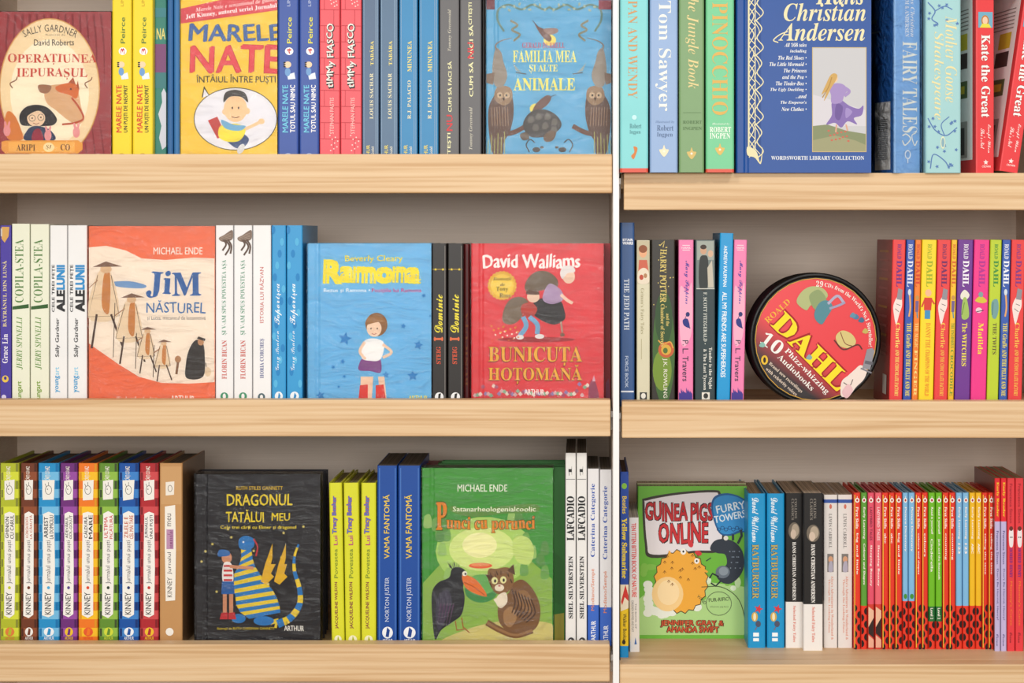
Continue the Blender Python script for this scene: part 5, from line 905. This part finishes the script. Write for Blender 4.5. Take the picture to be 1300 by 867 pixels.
for k, (x0, x1, z, lb) in enumerate(((997.5, 1019, Z3, 'black spine with white lower end, the slimmer one beside the cyan pair'), (1020, 1044.5, 2.398, 'black spine with white lower end, wider one beside the pale spines'))):
    a = Art(); w_ = x1 - x0; y = 3 * k
    a.T('COLLINS', w_ * .52, 633, w_ * .66, 658, '#9a948c', 's', -90).T('CLASSICS', w_ * .34, 633, w_ * .48, 660, '#9a948c', 's', -90)
    a.E(w_ * .5, 674 + y, w_ * .34, 11, '#7d7468').E(w_ * .56, 673 + y, w_ * .22, 8, '#b8aa98').E(w_ * .45, 678 + y, w_ * .16, 6, '#d5c3b2').T('HANS CHRISTIAN ANDERSEN', w_ * .4, 688 + y, w_ * .6, 762 + y, '#f2f0ec', 's', -90, b=.015).T('Selected Fairy Tales', w_ * .4, 769 + y * .5, w_ * .6, 815, '#e0806c', 's', -90)
    book('paperback_book', lb, 'R3', x0, x1, 626, z, '#2c2a2a', a, depth=.125, bands=[(764 + y, 860, '#f0edea')], group='black and white spines', pages='#cbbfae')
for x0, x1, lb in ((1046, 1063, 'pale grey-white spine with a blue band at its top, beside the black and white spine'), (1064, 1082, 'pale grey-white spine with a blue band at its top, beside the thin red spines')):
    a = Art(); w_ = x1 - x0
    a.E(w_ * .5, 643, 1.6, 3, '#d8806c').T('LEWIS CARROLL', w_ * .36, 652, w_ * .6, 696, '#7a7672', 's', -90, b=-.01).R(w_ * .25, 703, w_ * .72, 726, '#8a8480').E(w_ * .5, 710, 3, 4, '#d8a888').P([(w_ * .34, 725), (w_ * .4, 714), (w_ * .62, 713), (w_ * .66, 725)], '#b8b4c4', True)
    a.T("Alice's Adventures in Wonderland &", w_ * .54, 731, w_ * .72, 812, '#e0a08c', 's', -90).T('Through the Looking-Glass', w_ * .3, 735, w_ * .48, 803, '#e0a08c', 's', -90)
    book('paperback_book', lb, 'R3', x0, x1, 628, Z3, '#e9e5e2', a, depth=.125, bands=[(634, 638.5, '#3f62b0')], group='pale spines with blue band', pages='#cbbfae')
# run of thin early readers
LR, LG, LP, LB, LL, LY = '#e8452f', '#6aa845', '#e8607a', '#8cc4ea', '#7cc42c', '#f4c62c'
run = [(1084, 1092.5, LR, 'First Skills', 'big and little', 0), (1093, 1101, LG, 'Early Learning', 'Colours and Shapes', 1), (1101.7, 1110, LP, 'LADYBIRD TALES', 'Sleeping Beauty', 2), (1111, 1119.5, '#ee7280', 'LADYBIRD TALES', 'Sleeping Beauty', 2), (1120, 1128, LR, 'First Skills', 'abc', 0), (1128.6, 1136, LR, 'First Skills', 'abc', 0), (1136.7, 1145.3, LR, 'First Skills', 'big and little', 0),
       (1146, 1153, LB, 'Picture Dictionary', '', 3), (1153.7, 1161.6, LB, 'Picture Dictionary', '', 3), (1162.2, 1170, LR, 'First Skills', 'colours and shapes', 0), (1170.6, 1178.2, LR, 'First Skills', 'colours', 0), (1178.8, 1187.3, LL, 'Read it yourself', 'Cinderella', 4), (1188, 1196.2, LL, 'Read it yourself', 'Jack and the Beanstalk', 4), (1196.8, 1204.6, LR, 'First Skills', 'counting', 0), (1205.1, 1213.2, LR, 'First Skills', 'counting', 0),
       (1213.8, 1221.7, LB, 'Early Learning', '123', 1), (1222.3, 1230.2, LB, 'Early Learning', '123', 1), (1231, 1238.3, LY, 'Early Learning', 'ABC', 1), (1238.9, 1246.5, LY, 'Early Learning', 'ABC', 1), (1247.1, 1254.3, LR, 'First Skills', 'telling the time', 0), (1254.9, 1262.3, LR, 'First Skills', 'telling the time', 0)]
nm = {LR: 'red', LG: 'mid green', LP: 'rose pink', '#ee7280': 'light pink', LB: 'light blue', LL: 'lime green', LY: 'yellow'}
LAB = ['thin red spotted spine touching the pale blue-banded spines', 'thin dark green spine with white title, first green one of the thin run', 'thin rose pink spine touching the dark green one', 'thin light pink spine, second of the pink pair',
       'thin red spotted spine right of the pink pair', 'thin red spotted spine, middle of three between the pink and blue pairs', 'thin red spotted spine touching the light blue dictionary pair on its left', 'thin light blue spine, left one of the earlier blue pair', 'thin light blue spine, right one of the earlier blue pair',
       'thin red spotted spine right of the earlier light blue pair', 'thin red spotted spine touching the lime green pair on its left', 'thin lime green spine, left one of the pair', 'thin lime green spine, right one of the pair', 'thin red spotted spine touching the lime green pair on its right', 'thin red spotted spine left of the later light blue pair',
       'thin light blue spine, left one of the pair beside the yellow spines', 'thin light blue spine touching the yellow spines', 'thin yellow spine, left one of the pair', 'thin yellow spine, right one of the pair', 'thin red spotted spine touching the yellow pair', 'thin red spotted spine touching the taller lilac and red spine']
for i, ((x0, x1, c, t1, t2, k), lb) in enumerate(zip(run, LAB)):
    a = Art(); w_ = x1 - x0; y1 = {0: 0, 1: 769, 2: 767, 3: 763, 4: 776}[k]; bands = []
    base = 'R3'
    a.E(w_ * .5, 635, w_ * .32, 3, '#f6f2ee').E(w_ * .5, 635, w_ * .16, 1.6, '#b8342c').L([(w_ * .5, 630), (w_ * .5, 632)], .6, '#f6f2ee')
    L1 = {'First Skills': 27, 'Early Learning': 40, 'LADYBIRD TALES': 42, 'Picture Dictionary': 56, 'Read it yourself': 34}[t1]
    a.T(t1, w_ * .3, 644, w_ * .68, 644 + L1, '#fdf6ee' if k != 2 else ('#8a2a44' if i == 2 else '#fbe2e4'), 'b', -90)
    if t2: L2 = min(52, 4.2 * len(t2)); a.T(t2, w_ * .32, 650 + L1, w_ * .66, 650 + L1 + L2, '#fdf6ee', 'b' if k == 1 else 'n', -90, b=.02)
    if k != 0:
        bands = [(y1, 860, LR if k in (1, 3) else ('#d84a3a' if k == 2 else '#2f7a44'))]
        if k == 4: bands = [(770, 789, '#2f7a44'), (789, 860, LR)]; a.T('Level 2', w_ * .3, 772, w_ * .68, 786, '#fdf6ee', 'b', -90)
        if k == 3: a.E(w_ * .5, 757, w_ * .3, 3.2, '#4f9a3c')
    if k == 2:
        a.P([(.8, 770), (w_ - .8, 775), (w_ - .8, 790), (.8, 796)], '#eac0a4').P([(.8, 796), (w_ - .8, 784), (w_ - .8, 810), (.8, 804)], '#3a2a26', False).P([(.8, 806), (w_ - .8, 812), (w_ - .8, 822), (.8, 822)], '#e8b49c')
    else:
        y0 = {0: 772, 1: 776, 3: 768, 4: 793}[k]; q = 0; y = y0
        while y < 823:
            s_ = 1 if (q + i) % 2 else -1; ex = w_ - .7 if s_ > 0 else .7
            a.P([(ex - s_ * (w_ * .42) * math.cos(t), y + 4.6 * math.sin(t)) for t in [math.pi * (m_ / 8 - .5) for m_ in range(9)]], '#2a1a18'); y += 8.2; q += 1
    if k == 0: a.R(.6, 628, 1.5, 822, '#f0d24a')
    book('picture_book', lb, 'R3', x0, x1, 625.5, 2.406, c, a, depth=.105, bands=bands, group='thin early reader spines', hard=True, pages='#8f7c6c' if i % 3 else '#b89a5c')
tall = [(1262.9, 1270, '#e8343c', 'Early Reader', '#f6d23a', "Don't Be Horrid, Henry!", 'lilac', 'red-topped lilac spine touching the thin red spotted spines'), (1270.8, 1278, '#e8343c', 'Early Reader', '#f6d23a', "Don't Be Horrid, Henry!", 'lilac', 'red-topped lilac spine touching the tall red spines'),
        (1278.8, 1288.5, '#e84a52', 'Francesca Simon', '#b02a38', "Mummy's Curse", '', 'tall red spine with purple title beside the lilac pair'), (1289.3, 1299.5, '#e84a52', 'Francesca Simon', '#b02a38', "Mummy's Curse", '', 'tall red spine with purple title at the right edge of the photo, bottom shelf')]
for x0, x1, c, t1, c1, t2, kind, lb in tall:
    a = Art(); w_ = x1 - x0; bands = []
    if kind:
        bands = [(662, 860, '#c9bfe4')]; a.T(t1, w_ * .25, 612, w_ * .72, 656, c1, 's', -90, b=.02).T('Francesca Simon', w_ * .3, 674, w_ * .68, 716, '#5a4a8a', 'n', -90, b=.01).T(t2, w_ * .3, 722, w_ * .68, 787, '#5a4a8a', 'n', -90, b=.01).T('Orion', w_ * .3, 805, w_ * .68, 820, '#4a3a7a', 'z', -90)
    else:
        a.T(t1, w_ * .3, 614, w_ * .66, 664, c1, 'n', -90, b=.02).P([(w_ * .2, 680), (w_ * .3, 672), (w_ * .74, 672), (w_ * .8, 684), (w_ * .68, 694), (w_ * .3, 693)], '#efe8ea', True).E(w_ * .5, 671, w_ * .24, 3, '#7a3a34').E(w_ * .42, 682, .7, .9, '#2a2422').E(w_ * .62, 682, .7, .9, '#2a2422')
        a.T('HORRID HENRY', w_ * .3, 696, w_ * .68, 733, '#8a2f8c', 's', -90, b=.02).T(t2, w_ * .3, 738, w_ * .66, 794, '#f08a3a', 'n', -90, b=.02).T('Orion', w_ * .3, 803, w_ * .66, 816, '#8a2a34', 'z', -90)
    book('paperback_book', lb, 'R3', x0, x1, 607, 2.395, c, a, depth=.125, bands=bands, group='tall red and lilac spines', pages='#bcae8c', side='#8a3a34' if x0 < 1264 else None)
bpy.data.objects.remove(_to); bpy.data.scenes.remove(_ts)
